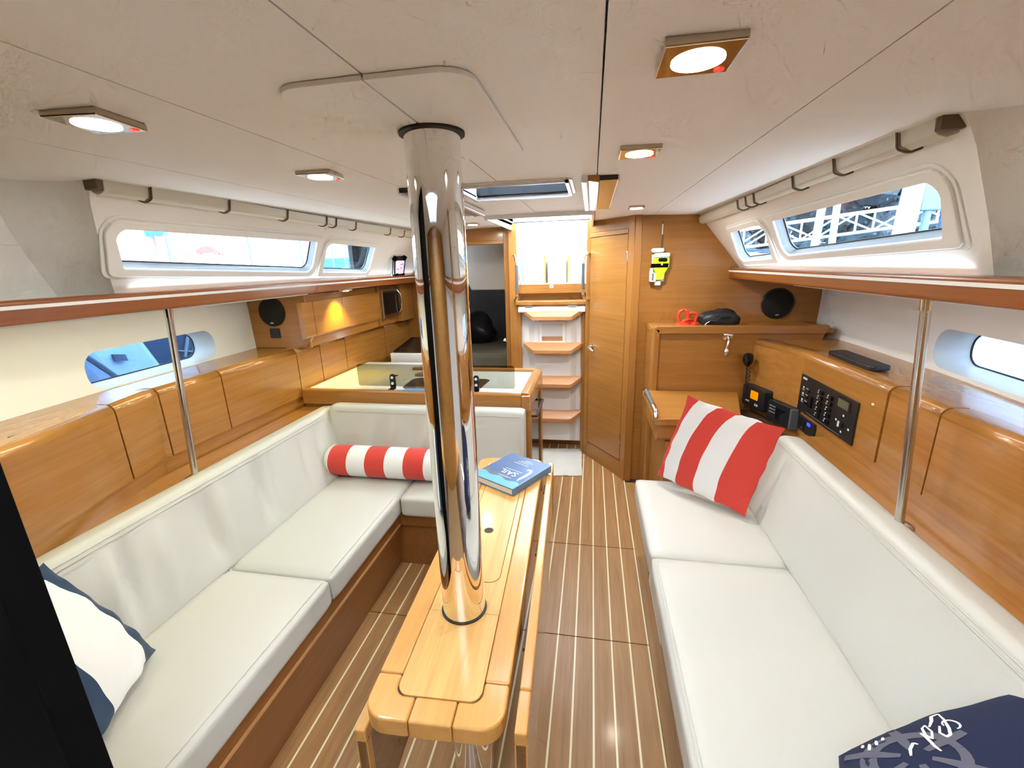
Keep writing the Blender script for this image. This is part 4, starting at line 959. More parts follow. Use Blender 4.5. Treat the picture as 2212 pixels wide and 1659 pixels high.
# ================================================================== CEILING FITTINGS
def downlight(label, x, y, rz, sz=0.098, power=1.0):
    z = zc(x, y)
    t = thing('downlight', label, 'ceiling light', (x, y, z), rz, group='square ceiling downlights', local=True)
    h = sz / 2
    bm = bmesh.new(); addbox(bm, -h, h, -h, h, -0.012, 0.0); out(bm, 'plate', 'lamp_plate', t, bevel=0.002)
    bm = bmesh.new(); addprism(bm, [(0.034 * math.cos(k * PI / 16), 0.034 * math.sin(k * PI / 16), -0.0135) for k in range(32)], (0, 0, 0.003)); out(bm, 'lens', 'lamp_glow', t)
    bm = bmesh.new(); addprism(bm, [(h * .72 + 0.007 * math.cos(k * PI / 8), h * .72 + 0.007 * math.sin(k * PI / 8), -0.0135) for k in range(16)], (0, 0, 0.003)); out(bm, 'indicator', 'red_led', t)
    d = bpy.data.lights.new('downlight_lamp', 'AREA'); o = bpy.data.objects.new('downlight_lamp', d); COL.objects.link(o)
    d.shape = 'DISK'; d.size = 0.06; d.energy = LAMP_W * power; d.color = (1.0, 0.93, 0.78); d.spread = PI
    o.location = (x, y, z - 0.016)
LAMP_W = 2.9
downlight('square chrome downlight nearest the camera on the right of the ceiling', 0.462, 0.70, 0.0)
downlight('square chrome downlight nearest the camera on the left of the ceiling', -0.515, 0.70, 0.12)
downlight('square chrome downlight midway along the right ceiling panel', 0.441, 1.245, 0.0)
downlight('square chrome downlight left of the mast post, midway along the ceiling', -0.45, 1.25, 0.12)
downlight('small round-lit downlight in front of the tall corner locker', 0.556, 2.56, 0.0, 0.08, 2.2)
downlight('small downlight on the ceiling before the after cabin door', -0.505, 3.14, 0.0, 0.08, 1.3)

# skylight
hs = sempty('window_7')
x0, x1, y0, y1 = HOLES[0]
for a, b, c, d in ((x0, x0 + 0.012, y0, y1), (x1 - 0.012, x1, y0, y1), (x0, x1, y0, y0 + 0.012), (x0, x1, y1 - 0.012, y1)):
    box('shaft', 'gloss_white', hs, a, b, c, d, 1.866, 2.03)
bm = bmesh.new(); lp = rounded([(x0 - .012, y0 - .012), (x1 + .012, y0 - .012), (x1 + .012, y1 + .012), (x0 - .012, y1 + .012)], 0.03, 4)
plate('flange', 'gloss_white', hs, lp, [rounded([(x0 + .012, y0 + .012), (x1 - .012, y0 + .012), (x1 - .012, y1 - .012), (x0 + .012, y1 - .012)], 0.02, 4)], lambda u, v, d: V((u, v, zc(u, v) - 0.006 + d)), 0.006)
box('blind_roll', 'black_gloss', hs, x0 + 0.013, x1 - 0.013, y1 - 0.03, y1 - 0.0125, 1.878, 1.935, bevel=0.006)
for z in (1.945, 1.968, 1.992): box('blind_track', 'gloss_white', hs, x0 + 0.013, x1 - 0.013, y1 - 0.022, y1 - 0.0125, z, z + 0.008)
box('pane', 'hatch_glass', hs, x0 + 0.0, x1, y0, y1, 2.03, 2.036)
hf_ = sempty('window_8')  # unseen hatch, added and widened to let in fill light
x0, x1, y0, y1 = HOLES[1]
for a, b, c, d in ((x0, x0 + 0.012, y0, y1), (x1 - 0.012, x1, y0, y1), (x0, x1, y0, y0 + 0.012), (x0, x1, y1 - 0.012, y1)):
    box('shaft', 'gloss_white', hf_, a, b, c, d, 1.862, 1.985)
box('pane', 'hatch_glass', hf_, x0, x1, y0, y1, 1.985, 1.991)

# overhead grab rails beside the skylight
for s, lab in ((1, 'right of the skylight'), (-1, 'left of the skylight')):
    xa, xb = (0.300, 0.352) if s > 0 else (-0.365, -0.305)
    t = thing('overhead_grab_rail', 'wooden overhead grab rail with dark hand recess %s' % lab, 'grab rail', (xa, 2.0, 1.85), group='overhead grab rails')
    z = 1.868
    xi = 0.292 if s > 0 else -0.288
    m = 1 if s > 0 else -1
    a0 = 0.300 if s > 0 else 0.250
    prism('rail', 'wood_y', t, [(m * (a0 + 0.010), 1.575, z - 0.006), (m * (a0 + 0.048), 1.575, z - 0.012), (m * (a0 + 0.048), 1.575, z + 0.016), (m * (a0 + 0.010), 1.575, z + 0.016)], (0, 0.83, 0), bevel=0.003)
    box('recess', 'black_gloss', t, m * (a0 + 0.049), m * (a0 + 0.108), 1.585, 2.40, z - 0.0055, z + 0.016)
    box('side_lip', 'gloss_white', t, m * (a0 - 0.012), m * (a0 + 0.010), 1.575, 2.405, z - 0.010, z + 0.016, bevel=0.003)
    box('side_lip', 'gloss_white', t, m * (a0 + 0.108), m * (a0 + 0.114), 1.585, 2.405, z - 0.010, z + 0.016)

# segmented blind rails along the ceiling edge above the side windows
for s, lab, segs in ((-1, 'segmented cream blind rail above the left windows', [1.065, 1.20, 1.50, 1.82, 2.115, 2.20, 2.40, 2.84, 3.06, 3.90]), (1, 'segmented cream blind rail above the right windows', [1.085, 1.195, 1.46, 1.72, 2.09, 2.19, 2.30, 3.08])):
    t = thing('blind_rail', lab, 'blind rail', (s * 1.02, 2.0, 1.83))
    sec = rounded([(0.985, 1.857), (0.992, 1.823), (1.012, 1.815), (1.035, 1.823), (1.04, 1.862)], [0.002, 0.01, 0.01, 0.006, 0.002], 3)
    for i, (a, b) in enumerate(zip(segs, segs[1:])):
        prism('rail_segment', 'rail_plastic', t, [(s * x, a + 0.004, z + 0.004) for x, z in sec], (0, b - a - 0.008, 0), bevel=0.002)
        lp = [(s * (x + (0.003 if x > 1.012 else -0.004)), b, z + 0.004 - (0.003 if z < 1.84 else 0)) for x, z in sec]
        if i < len(segs) - 2: tube('loop', 'cord_brown', t, lp[1:-1], 0.0028, 6)
    box('end_cap', 'cord_brown', t, s * 0.987, s * 1.03, segs[0] - 0.016, segs[0] + 0.002, 1.83, 1.86, bevel=0.002)

# ================================================================== LOOSE THINGS
# striped cushion leaning at the after end of the right settee
cu = pillow('striped_cushion', 'red_white', None, (0.688, 2.195, 0.500), (1.03, 1.875, 0.478), (1.195, 2.0, 0.863), (0.803, 2.145, 0.966), 0.165, pinch=0.085, wrinkle=0.0035, seed=4)
tag(cu, 'red and white striped square cushion leaning on the right settee', 'cushion')
# bolster
bo = thing('bolster', 'red and white striped round bolster lying in the corner of the left settee', 'bolster', (-0.83, 2.09, 0.457))
bm = bmesh.new(); uvl = bm.loops.layers.uv.new('UVMap'); R = []; N = 28; seg = 28; Lb, rb = 0.74, 0.088
prof = [(0.0, 0.004), (0.35, 0.001), (0.72, 0.003), (0.92, 0.012), (1.0, 0.035)]
st_ = [(r * rb, d) for r, d in prof] + [(rb * (1 + 0.02 * math.sin(k / 20 * PI)), 0.035 + (Lb - 0.07) * k / 20) for k in range(1, 20)] + [(r * rb, Lb - d) for r, d in prof[::-1]]
for r, d in st_:
    R.append(([bm.verts.new((-1.145 + d, 2.083 + max(r, .002) * math.cos(2 * PI * k / seg), 0.458 + 0.087 + max(r, .002) * 0.985 * math.sin(2 * PI * k / seg))) for k in range(seg)], d / Lb))
for (A, ua), (B, ub) in zip(R, R[1:]):
    for k in range(seg):
        f = bm.faces.new((A[k], A[(k + 1) % seg], B[(k + 1) % seg], B[k]))
        for lp, u in zip(f.loops, (ua, ua, ub, ub)): lp[uvl].uv = (u, 0.5)
out(bm, 'cover', 'bolster_cloth', bo, smooth=True)
tube('end_piping', 'red_plastic' if False else 'stitch', bo, [(-1.145 + 0.028, 2.083 + rb * 0.985 * math.cos(2 * PI * k / 28), 0.545 + rb * 0.97 * math.sin(2 * PI * k / 28)) for k in range(28)], 0.003, 6, closed=True)
# navy and white cushion at the forward end of the left settee
c2 = pillow('navy_striped_cushion', 'navy_white', None, (-0.985, 0.865, 0.475), (-0.80, 0.47, 0.475), (-1.02, 0.42, 0.83), (-1.145, 0.775, 0.845), 0.13, pinch=0.07, seed=9)
tag(c2, 'navy and white banded cushion at the near end of the left corner settee', 'cushion')
# printed navy cushion, near right
c3 = pillow('printed_cushion', 'navy_cloth', None, (0.82, 0.40, 0.53), (1.28, 0.37, 0.76), (1.375, 0.885, 0.765), (0.900, 0.835, 0.510), 0.22, pinch=-0.10, seed=12, wrinkle=0.003)
tag(c3, 'dark navy cushion with grey emblem and white script on the right settee', 'cushion')
dgp = bpy.context.evaluated_depsgraph_get()
bvh = BVHTree.FromObject(c3, dgp)
def strokes(nm, mat, path, wdt, lift=0.0012):
    """flat print: ribbon laid on the cushion's upper side; path in plan (x, y)"""
    pts = []
    for i in range(len(path) - 1):
        for k in range(6):
            t = k / 6; pts.append((path[i][0] * (1 - t) + path[i + 1][0] * t, path[i][1] * (1 - t) + path[i + 1][1] * t))
    pts.append(path[-1]); bm = bmesh.new(); prev = None
    for i, p in enumerate(pts):
        a = pts[max(0, i - 1)]; b = pts[min(len(pts) - 1, i + 1)]; d = Vector((b[0] - a[0], b[1] - a[1])); d = d.normalized() if d.length > 0 else Vector((1, 0)); n = Vector((-d.y, d.x))
        row = []
        ww = wdt * (0.55 + 0.45 * math.sin(PI * i / len(pts)))
        for sg in (-1, 1):
            q = (p[0] + n.x * sg * ww / 2, p[1] + n.y * sg * ww / 2); h = bvh.ray_cast(V((q[0], q[1], 1.2)), V((0, 0, -1)))
            if h[0] is None: row = None; break
            row.append(bm.verts.new(h[0] + h[1] * lift))
        if row and prev: bm.faces.new((prev[0], prev[1], row[1], row[0]))
        prev = row
    if len(bm.faces): out(bm, nm, mat, c3)
    else: bm.free()
def arc(cx, cy, rx, ry, a0, a1, n=10): return [(cx + rx * math.cos(math.radians(a0 + (a1 - a0) * k / n)), cy + ry * math.sin(math.radians(a0 + (a1 - a0) * k / n))) for k in range(n + 1)]
E0, E1 = 0.970, 0.745
strokes('emblem_ring', 'grey_print', arc(E0, E1, 0.064, 0.060, 0, 360, 28), 0.024, 0.0008)
for a in range(6):
    q = math.radians(a * 60 + 20); strokes('emblem_spoke', 'grey_print', [(E0 + 0.02 * math.cos(q), E1 + 0.02 * math.sin(q)), (E0 + 0.100 * math.cos(q), E1 + 0.095 * math.sin(q))], 0.016, 0.0010)
for pth, wd in (([(1.066, .838), (1.052, .834), (1.043, .820), (1.030, .806)], .005), ([(1.066, .838), (1.060, .817), (1.051, .792), (1.043, .777), (1.035, .773), (1.032, .785), (1.043, .802)], .005),
                (arc(1.060, .800, .011, .013, 180, -90, 12), .004), ([(1.028, .814), (1.025, .793), (1.014, .775), (1.012, .788), (1.020, .808), (1.028, .814)], .004),
                ([(1.010, .797), (1.009, .781), (1.005, .757), (1.006, .743)], .005), ([(.989, .770), (.986, .777), (.973, .764), (.965, .749)], .005),
                ([(.950, .815), (.942, .800)], .005), ([(.937, .812), (.927, .794)], .005), ([(.963, .818), (.957, .808)], .005), ([(.930, .818), (.924, .808)], .005)):
    strokes('script_letter', 'print_white', pth, wd)

# book
bk = thing('book', 'blue hardback sailing book lying askew on the far end of the table', 'book', (0.0, 1.712, 0.7005), math.radians(60.0), local=True)
L2, W2 = 0.135, 0.113
def bbox_(nm, mat, a, b, c, d, z0, z1, parent=bk, bevel=0.0):
    bm = bmesh.new(); addbox(bm, a, b, c, d, z0, z1); return out(bm, nm, mat, parent, bevel=bevel)
# local x runs along the spine, spine on the -y side, tail of the book towards -x
bbox_('pages', 'pages', -L2 + 0.004, L2 - 0.004, -W2 + 0.004, W2 - 0.005, 0.0032, 0.0285)
bbox_('back_cover', 'book_spine', -L2, L2, -W2, W2, 0.0, 0.003, bevel=0.001)
fc = bbox_('front_cover', 'book_blue', -L2, L2, -W2, W2, 0.0287, 0.0317, bevel=0.001)
bbox_('spine', 'book_spine', -L2, L2, -W2 - 0.003, -W2 + 0.002, 0.0, 0.0317, bevel=0.0012)
def decal(nm, mat, pts, z=0.0319):
    bm = bmesh.new(); bm.faces.new([bm.verts.new((x, y, z)) for x, y in pts]); o = out(bm, nm, mat, fc); return o
wave = [(-L2 + 0.048 + 0.008 * math.sin(k * 1.1) + k * 0.0006, -W2 + 0.002 + (2 * W2 - 0.004) * k / 14) for k in range(15)]
decal('cover_sea', 'book_sky', [(-L2 + 0.001, -W2 + 0.002)] + wave + [(-L2 + 0.001, W2 - 0.002)])
rock = [(x + 0.004, y) for x, y in wave[5:]] + [(wave[14 - k][0] + 0.022 + 0.010 * math.sin(k * 1.7), wave[14 - k][1]) for k in range(0, 10)]
decal('cover_rock', 'book_rock', rock, 0.0320)
def txt(s_, x, y, size, rz): return text('cover_lettering', s_, 'print_white', fc, Matrix.Translation((x, y, 0.0322)) @ Matrix.Rotation(rz, 4, 'Z'), size, 0.0001)
txt('SAIL', -0.030, -0.008, 0.050, PI / 2)
for k, (x, a, b) in enumerate(((-0.003, -0.06, 0.035), (-0.068, -0.05, 0.02), (0.062, -0.04, 0.04), (0.078, -0.03, 0.03), (0.090, -0.045, 0.02), (0.102, -0.03, 0.005))):
    decal('cover_line', 'print_white', [(x, a), (x + 0.0022, a), (x + 0.0022, b), (x, b)], 0.0321)
sail = [(-0.075, -0.085), (-0.045, -0.090), (-0.005, -0.094), (0.030, -0.090), (0.046, -0.076), (0.040, -0.060), (0.026, -0.058), (0.034, -0.070), (0.022, -0.080), (-0.02, -0.079), (-0.05, -0.076)]
decal('cover_yacht', 'print_white', sail, 0.0321)

# floor mat
bm = bmesh.new(); lp = []
rnd = random.Random(3); n = 14
quad = [(-0.128, 3.575), (0.268, 3.615), (0.283, 3.10), (-0.045, 3.07)]
for i in range(4):
    a, b = Vector(quad[i]), Vector(quad[(i + 1) % 4])
    for k in range(n): q = a + (b - a) * k / n; lp.append((q.x + rnd.uniform(-.004, .004), q.y + rnd.uniform(-.005, .005)))
addprism(bm, [(x, y, 0.0005) for x, y in lp], (0, 0, 0.009)); m_ = out(bm, 'floor_mat', 'mat_cloth', None, bevel=0.002)
tag(m_, 'small off-white towel mat on the floor at the foot of the steps', 'mat')

# emergency beacon on the nav bulkhead
eb = thing('emergency_beacon', 'yellow and white emergency beacon strapped to the wooden bulkhead', 'beacon', (0.76, 3.09, 1.55))
def eplate(nm, mat, pts, y0, y1, r=0.004, bevel=0.002): return prism(nm, mat, eb, [(x, y0, z) for x, z in rounded(pts, r, 3)], (0, y1 - y0, 0), bevel=bevel)
YB = 3.099
eplate('bracket', 'white_plastic', [(0.722, 1.470), (0.800, 1.470), (0.806, 1.645), (0.715, 1.645)], YB - 0.014, YB, 0.008)
eplate('body', 'epirb_yellow', [(0.738, 1.480), (0.792, 1.480), (0.798, 1.525), (0.822, 1.565), (0.824, 1.622), (0.722, 1.622), (0.722, 1.555), (0.738, 1.530)], YB - 0.050, YB - 0.012, 0.010, 0.006)
eplate('dome', 'epirb_clear', [(0.724, 1.623), (0.824, 1.623), (0.826, 1.652), (0.726, 1.652)], YB - 0.046, YB - 0.014, 0.008, 0.006)
eplate('top_clip', 'white_plastic', [(0.712, 1.655), (0.785, 1.655), (0.785, 1.682), (0.706, 1.682)], YB - 0.05, YB, 0.010, 0.004)
eplate('strap', 'black', [(0.712, 1.560), (0.815, 1.560), (0.818, 1.585), (0.712, 1.585)], YB - 0.0525, YB - 0.010, 0.002, 0.001)
eplate('switch_window', 'black_gloss', [(0.752, 1.596), (0.808, 1.596), (0.808, 1.620), (0.752, 1.620)], YB - 0.0535, YB - 0.048, 0.010, 0.001)
eplate('switch_tab', 'epirb_yellow', [(0.770, 1.574), (0.781, 1.574), (0.781, 1.592), (0.7755, 1.600), (0.770, 1.592)], YB - 0.056, YB - 0.05, 0.002, 0.001)
eplate('latch', 'white_plastic', [(0.704, 1.470), (0.742, 1.470), (0.742, 1.520), (0.722, 1.530), (0.722, 1.555), (0.706, 1.560), (0.704, 1.53)], YB - 0.058, YB - 0.012, 0.006, 0.003)
eplate('foot', 'white_plastic', [(0.738, 1.446), (0.776, 1.446), (0.776, 1.472), (0.738, 1.472)], YB - 0.04, YB - 0.01, 0.005, 0.002)
tube('label_ring', 'green', eb, [(0.765 + 0.012 * math.cos(k * PI / 12), YB - 0.0505, 1.510 + 0.012 * math.sin(k * PI / 12)) for k in range(24)], 0.0010, 5, closed=True)
text('latch_lettering', 'LATCH', 'black', eb, basis((0.722, YB - 0.0585, 1.502), (0, 0, 1), (-1, 0, 0), (0, -1, 0)), 0.014) if False else [eplate('latch_mark', 'black', [(0.716, 1.480 + k * 0.009), (0.728, 1.480 + k * 0.009), (0.728, 1.486 + k * 0.009), (0.716, 1.486 + k * 0.009)], YB - 0.0588, YB - 0.0575, 0.0005, 0) for k in range(5)]
tube('antenna', 'cord_brown', eb, [(0.770, YB - 0.02, 1.682), (0.773, YB - 0.018, 1.75), (0.772, YB - 0.014, 1.85)], 0.0032, 6)
tube('antenna_sleeve', 'print_white', eb, [(0.7725, YB - 0.0165, 1.765), (0.7722, YB - 0.0148, 1.83)], 0.0042, 6)

# red suction lifter and black bag on the chart cabinet top
rc = thing('suction_lifter', 'bright red double suction lifter on the chart cabinet ledge', 'tool', (0.94, 2.93, 1.197))
for dx, dy, sc in ((-0.022, 0.0, 1.0), (0.04, 0.03, 0.9)):
    lathe('cup', 'red_plastic', rc, (0.93 + dx, 2.93 + dy, 1.1965), (0, 0, 1), [(0.044 * sc, 0), (0.044 * sc, 0.008), (0.026 * sc, 0.020), (0.014 * sc, 0.026), (0.001, 0.028)], 20)
    tube('lever', 'red_plastic', rc, [(0.93 + dx - 0.02 * sc, 2.93 + dy, 1.215)] + [(0.93 + dx + 0.030 * sc * math.cos(q), 2.93 + dy, 1.255 + 0.042 * sc * math.sin(q) * (1 if dx < 0 else .5)) for q in [PI - k * PI / 8 for k in range(9)]] + [(0.93 + dx + 0.02 * sc, 2.93 + dy, 1.215)], 0.0095, 8)
tube('handle', 'red_plastic', rc, [(0.905, 2.925, 1.222), (0.93, 2.92, 1.236), (0.955, 2.935, 1.236), (0.975, 2.955, 1.222)], 0.009, 8)
bgm = bmesh.new(); bmesh.ops.create_uvsphere(bgm, u_segments=28, v_segments=16, radius=1)
for v in bgm.verts:
    x, y, z = v.co; z2 = max(z, -0.35)
    k = 1 + 0.10 * math.sin(5 * x + 2 * y) + 0.06 * math.sin(9 * y + 3 * z)
    v.co = (1.135 + 0.118 * x * k, 2.94 + 0.085 * y * k, 1.197 + 0.0305 + 0.068 * z2 * (k if z > 0 else 1) * (1.0 - .25 * max(0, x)) + (0.006 if z2 > -0.3 else 0))
bag = thing('black_bag', 'crumpled black bag beside the red suction lifter', 'bag', (1.135, 2.94, 1.197))
out(bgm, 'body', 'bag_black', bag, smooth=True)
tube('strap', 'bag_black', bag, [(1.03, 2.87, 1.21), (1.06, 2.86, 1.235), (1.09, 2.865, 1.23), (1.12, 2.86, 1.262), (1.17, 2.862, 1.255)], 0.006, 8)
tube('zip_cord', 'print_white', bag, [(1.025, 2.86, 1.205), (1.035, 2.855, 1.222), (1.05, 2.858, 1.230)], 0.0025, 6)

# display on the left coachroof side
def cfl(u, v, d): return V((-(1.27 - (v - 1.54) * 0.82 + d * 0.773), u, v + d * 0.634))
hl_ = thing('tablet', 'tablet with a pink screen in a black clamp on the left coachroof side', 'tablet', (-1.2, 3.35, 1.56))
def quadp(nm, mat, a, r, d0, d1, bevel=0.002): return plate(nm, mat, hl_, rounded(a, r, 4), [], lambda u, v, d: cfl(u, v, d0 + d), d1 - d0, bevel=bevel)
Q = [(3.335, 1.565), (3.53, 1.565), (3.345, 1.70), (3.14, 1.695)]
def shrink(q, k): 
    c = sum((Vector(p) for p in q), Vector((0, 0))) / 4; return [tuple(c + (Vector(p) - c) * k) for p in q]
quadp('mount', 'brushed', shrink(Q, 1.12), 0.02, -0.02, 0.0)
quadp('clamp', 'black_panel', shrink(Q, 1.0), 0.015, -0.032, -0.02)
quadp('screen', 'screen_pink', shrink(Q, 0.74), 0.004, -0.034, -0.032, 0)
for k, (du_, dv_, w_) in enumerate(((-.02, .018, .05), (.02, -.01, .03), (-.03, -.02, .03), (.03, .025, .02))):
    c = sum((Vector(p) for p in Q), Vector((0, 0))) / 4; u, v = c.x + du_, c.y + dv_
    quadp('screen_mark', 'screen_dark', [(u, v), (u + w_, v + .004), (u + w_ - .01, v + .012), (u - .005, v + .009)], 0.001, -0.0345, -0.034, 0)
for u, v in ((3.36, 1.572), (3.49, 1.570), (3.16, 1.692), (3.32, 1.698)):
    quadp('claw', 'black', [(u - 0.022, v - 0.012), (u + 0.022, v - 0.012), (u + 0.014, v + 0.014), (u - 0.014, v + 0.014)], 0.004, -0.042, -0.018)
# after cabin contents
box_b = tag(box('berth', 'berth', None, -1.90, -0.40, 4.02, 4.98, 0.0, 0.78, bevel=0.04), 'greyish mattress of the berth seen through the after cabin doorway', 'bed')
bgm = bmesh.new(); bmesh.ops.create_icosphere(bgm, subdivisions=3, radius=1)
for v in bgm.verts:
    x, y, z = v.co; k = 1 + 0.12 * math.sin(4 * x + y) + 0.1 * math.sin(6 * z + 3 * x)
    v.co = (-0.95 + 0.26 * x * k, 4.7 + 0.2 * y * k, 0.785 + 0.12 + max(-0.12, 0.22 * z * k * (1.0 - .35 * x)))
tag(out(bgm, 'clothes_bag', 'bag_black', None, smooth=True), 'dark bulky bag on the berth in the after cabin', 'bag')

# ================================================================== OUTSIDE
wt = plate('water', 'water', None, [(-60, -40), (60, -40), (60, 90), (-60, 90)], [[(-2.2, -3), (2.2, -3), (2.2, 8.8), (-2.2, 8.8)]], lambda u, v, d: V((u, v, 0.30 + d)), 0.05); wt['kind'] = 'stuff'; tag(wt, 'dark harbour water outside the boat', 'water')
# own cockpit aft of the companionway
cp = thing('cockpit', 'sunlit white cockpit moulding beyond the companionway', 'cockpit', (0, 5.5, 1.0))
box('sole', 'deck_white', cp, -0.33, 0.60, 3.80, 5.12, 1.16, 1.20); box('sole', 'deck_white', cp, -0.60, 0.60, 5.12, 8.6, 1.16, 1.20); box('bridge_deck', 'deck_white', cp, -0.33, 0.6, 3.76, 4.0, 1.16, 1.42, bevel=0.03)
for s in (-1, 1):
    yb_ = 5.14 if s < 0 else 4.15
    box('bench', 'deck_white', cp, s * 0.60, s * 1.15, yb_, 7.6, 1.16, 1.52, bevel=0.03); box('coaming', 'deck_white', cp, s * 1.15, s * 1.40, yb_, 7.6, 1.16, 1.85, bevel=0.06)
box('transom', 'deck_white', cp, -1.4, 1.4, 8.5, 8.62, 1.16, 1.75, bevel=0.03)
pt = thing('cockpit_table', 'white cockpit table with folded leaves and wood edges behind the companionway', 'table', (-0.05, 5.5, 1.2))
box('body', 'deck_white', pt, -0.19, 0.03, 5.3, 6.2, 1.20, 1.66, bevel=0.02)
for x in (-0.225, 0.055): box('leaf', 'leaf_wood' if x < 0 else 'wood_y', pt, x - 0.012, x + 0.012, 5.3, 6.2, 1.25, 1.70)
tube('grab_bar', 'chrome', pt, [(-0.19, 5.28, 1.66), (-0.19, 5.28, 1.78), (0.03, 5.28, 1.78), (0.03, 5.28, 1.66)], 0.012, 8)
wh = thing('steering_wheel', 'large thin steering wheel at the after end of the cockpit, left', 'steering wheel', (-0.62, 6.3, 1.2))
tube('rim', 'grey_grip', wh, [(-0.62 + 0.36 * math.cos(k * PI / 24), 6.3 + 0.05 * math.cos(k * PI / 24), 1.70 + 0.36 * math.sin(k * PI / 24)) for k in range(48)], 0.014, 8, closed=True)
for k in range(3): q = k * 2 * PI / 3 + .5; tube('spoke', 'alu', wh, [(-0.62, 6.3, 1.70), (-0.62 + 0.36 * math.cos(q), 6.3 + 0.05 * math.cos(q), 1.70 + 0.36 * math.sin(q))], 0.009, 6)
box('pedestal', 'hull_blue', wh, -0.47, -0.37, 6.42, 6.55, 1.20, 1.98, bevel=0.02)

def yacht(name, label, cx, cy, L, beam, zd, hull, cabin, zw=0.36, stripe=None):
    t = thing(name, label, 'boat', (cx, cy, zw), group='neighbouring boats')
    bm = bmesh.new(); R = []
    for i in range(13):
        f = i / 12; wd = beam / 2 * (1 - abs(2 * f - 1) ** 2.6) * (1 if f > .5 else 1) + 0.02; y = cy - L / 2 + L * f
        R.append([bm.verts.new((cx - wd, y, zd + 0.15 * (2 * f - 1) ** 2)), bm.verts.new((cx - wd * .93, y, zw + (zd - zw) * .4)), bm.verts.new((cx - wd * .6, y, zw - .25)), bm.verts.new((cx + wd * .6, y, zw - .25)), bm.verts.new((cx + wd * .93, y, zw + (zd - zw) * .4)), bm.verts.new((cx + wd, y, zd + 0.15 * (2 * f - 1) ** 2))])
    for A, B in zip(R, R[1:]):
        for k in range(6): bm.faces.new((A[k], A[(k + 1) % 6], B[(k + 1) % 6], B[k]))
    bm.faces.new(R[0]); bm.faces.new(R[-1][::-1]); out(bm, 'hull', hull, t, smooth=False)
    prism('cabin', cabin, t, [(cx - beam * .26, cy - L * .22, zd), (cx + beam * .26, cy - L * .22, zd), (cx + beam * .26, cy + L * .22, zd), (cx - beam * .26, cy + L * .22, zd)], (0, 0, 0.42), bevel=0.12, seg=3)
    e = []
    for s in (-1, 1):
        for i in range(7):
            f = 0.15 + 0.7 * i / 6; wd = beam / 2 * (1 - abs(2 * f - 1) ** 2.6) - 0.04; y = cy - L / 2 + L * f; zz = zd + 0.15 * (2 * f - 1) ** 2
            tube('stanchion', 'alu', t, [(cx + s * wd, y, zz), (cx + s * wd, y, zz + 0.62)], 0.016, 6); e.append((s, V((cx + s * wd, y, zz + 0.60))))
        P = [p for q, p in e if q == s]; tube('lifeline', 'alu', t, P, 0.007, 5); tube('lifeline', 'alu', t, [p - V((0, 0, 0.28)) for p in P], 0.006, 5)
    tube('mast', 'alu', t, [(cx, cy - L * .12, zd + .4), (cx, cy - L * .12, zd + 11)], 0.09, 10)
    return t
ya = yacht('yacht', 'white yacht moored on the left, filling the large left window', -6.4, 6.0, 11.0, 3.4, 1.52, 'hull_white', 'deck_white')
yb = yacht('yacht', 'yacht with blue canvas and crossed rails beyond the small left window', -7.2, 14.2, 8.5, 3.2, 1.55, 'hull_white', 'canvas_blue')
for k in range(4):
    y = 11.2 + k * 1.0; tube('rail_brace', 'alu', yb, [(-5.75, y, 1.60), (-5.75, y + 0.9, 2.35)], 0.018, 6)
tube('top_rail', 'alu', yb, [(-5.75, 10.8, 2.34), (-5.75, 15.2, 2.30)], 0.02, 6); tube('top_rail', 'alu', yb, [(-5.75, 10.8, 2.0), (-5.75, 15.2, 1.98)], 0.016, 6)
tube('pushpit_post', 'hull_white', yb, [(-5.7, 12.35, 1.5), (-5.75, 12.2, 3.0)], 0.06, 8)
dg_ = thing('dinghy', 'pale blue dinghy with a dark hatch close outside the left portlight', 'boat', (-4.4, 3.8, 0.36))
prism('hull', 'hull_blue', dg_, [(-4.0, 3.28, 0.36), (-4.0, 3.82, 0.36), (-4.15, 3.62, 1.05), (-4.15, 3.02, 1.05)], (-1.0, 0, 0), bevel=0.08, seg=3)
prism('hatch', 'canvas_dark', dg_, [(-4.09, 3.26, 0.84), (-4.075, 3.36, 0.82), (-4.10, 3.37, 0.88), (-4.11, 3.27, 0.90)], (0.03, 0, 0))
tube('rub_rail', 'canvas_dark', dg_, [(-3.98, 3.24, 0.62), (-4.04, 3.16, 0.76), (-4.12, 3.04, 0.96)], 0.022, 6)
dk = thing('dock', 'grey dock with dark fenders between the moored boats', 'dock', (-5, 3, 0.36))
box('deck', 'dock_grey', dk, -5.6, -4.6, -2, 3.0, 0.95, 1.05); box('fascia', 'canvas_dark', dk, -4.62, -4.58, -2, 2.99, 0.4, 1.0)
box('pontoon', 'canvas_dark', dk, -5.2, -4.65, 3.95, 9.0, 0.36, 0.95); tube('fender_line', 'alu', dk, [(-4.6, 4.45, 0.62), (-4.62, 4.62, 0.98)], 0.018, 6); tube('fender_line', 'alu', dk, [(-4.6, 4.35, 0.72), (-4.62, 4.60, 0.66)], 0.012, 6)
cl = thing('coiled_rope', 'reddish coil of rope and a boathook on the left yacht deck', 'rope', (-5.6, 6.1, 1.53))
for k in range(5): tube('coil', 'red_rope', cl, [(-5.55 + 0.04 * math.sin(q * PI / 6) , 6.05 + 0.03 * k + (0.16 + .02 * k) * math.cos(q * PI / 6), 1.96 - 0.02 * k + 0.05 * math.sin(q * PI / 6)) for q in range(12)], 0.014, 5, closed=True)
tube('boathook', 'red_rope', cl, [(-5.6, 6.0, 1.92), (-5.6, 6.35, 1.75), (-5.6, 6.75, 1.53)], 0.014, 6)

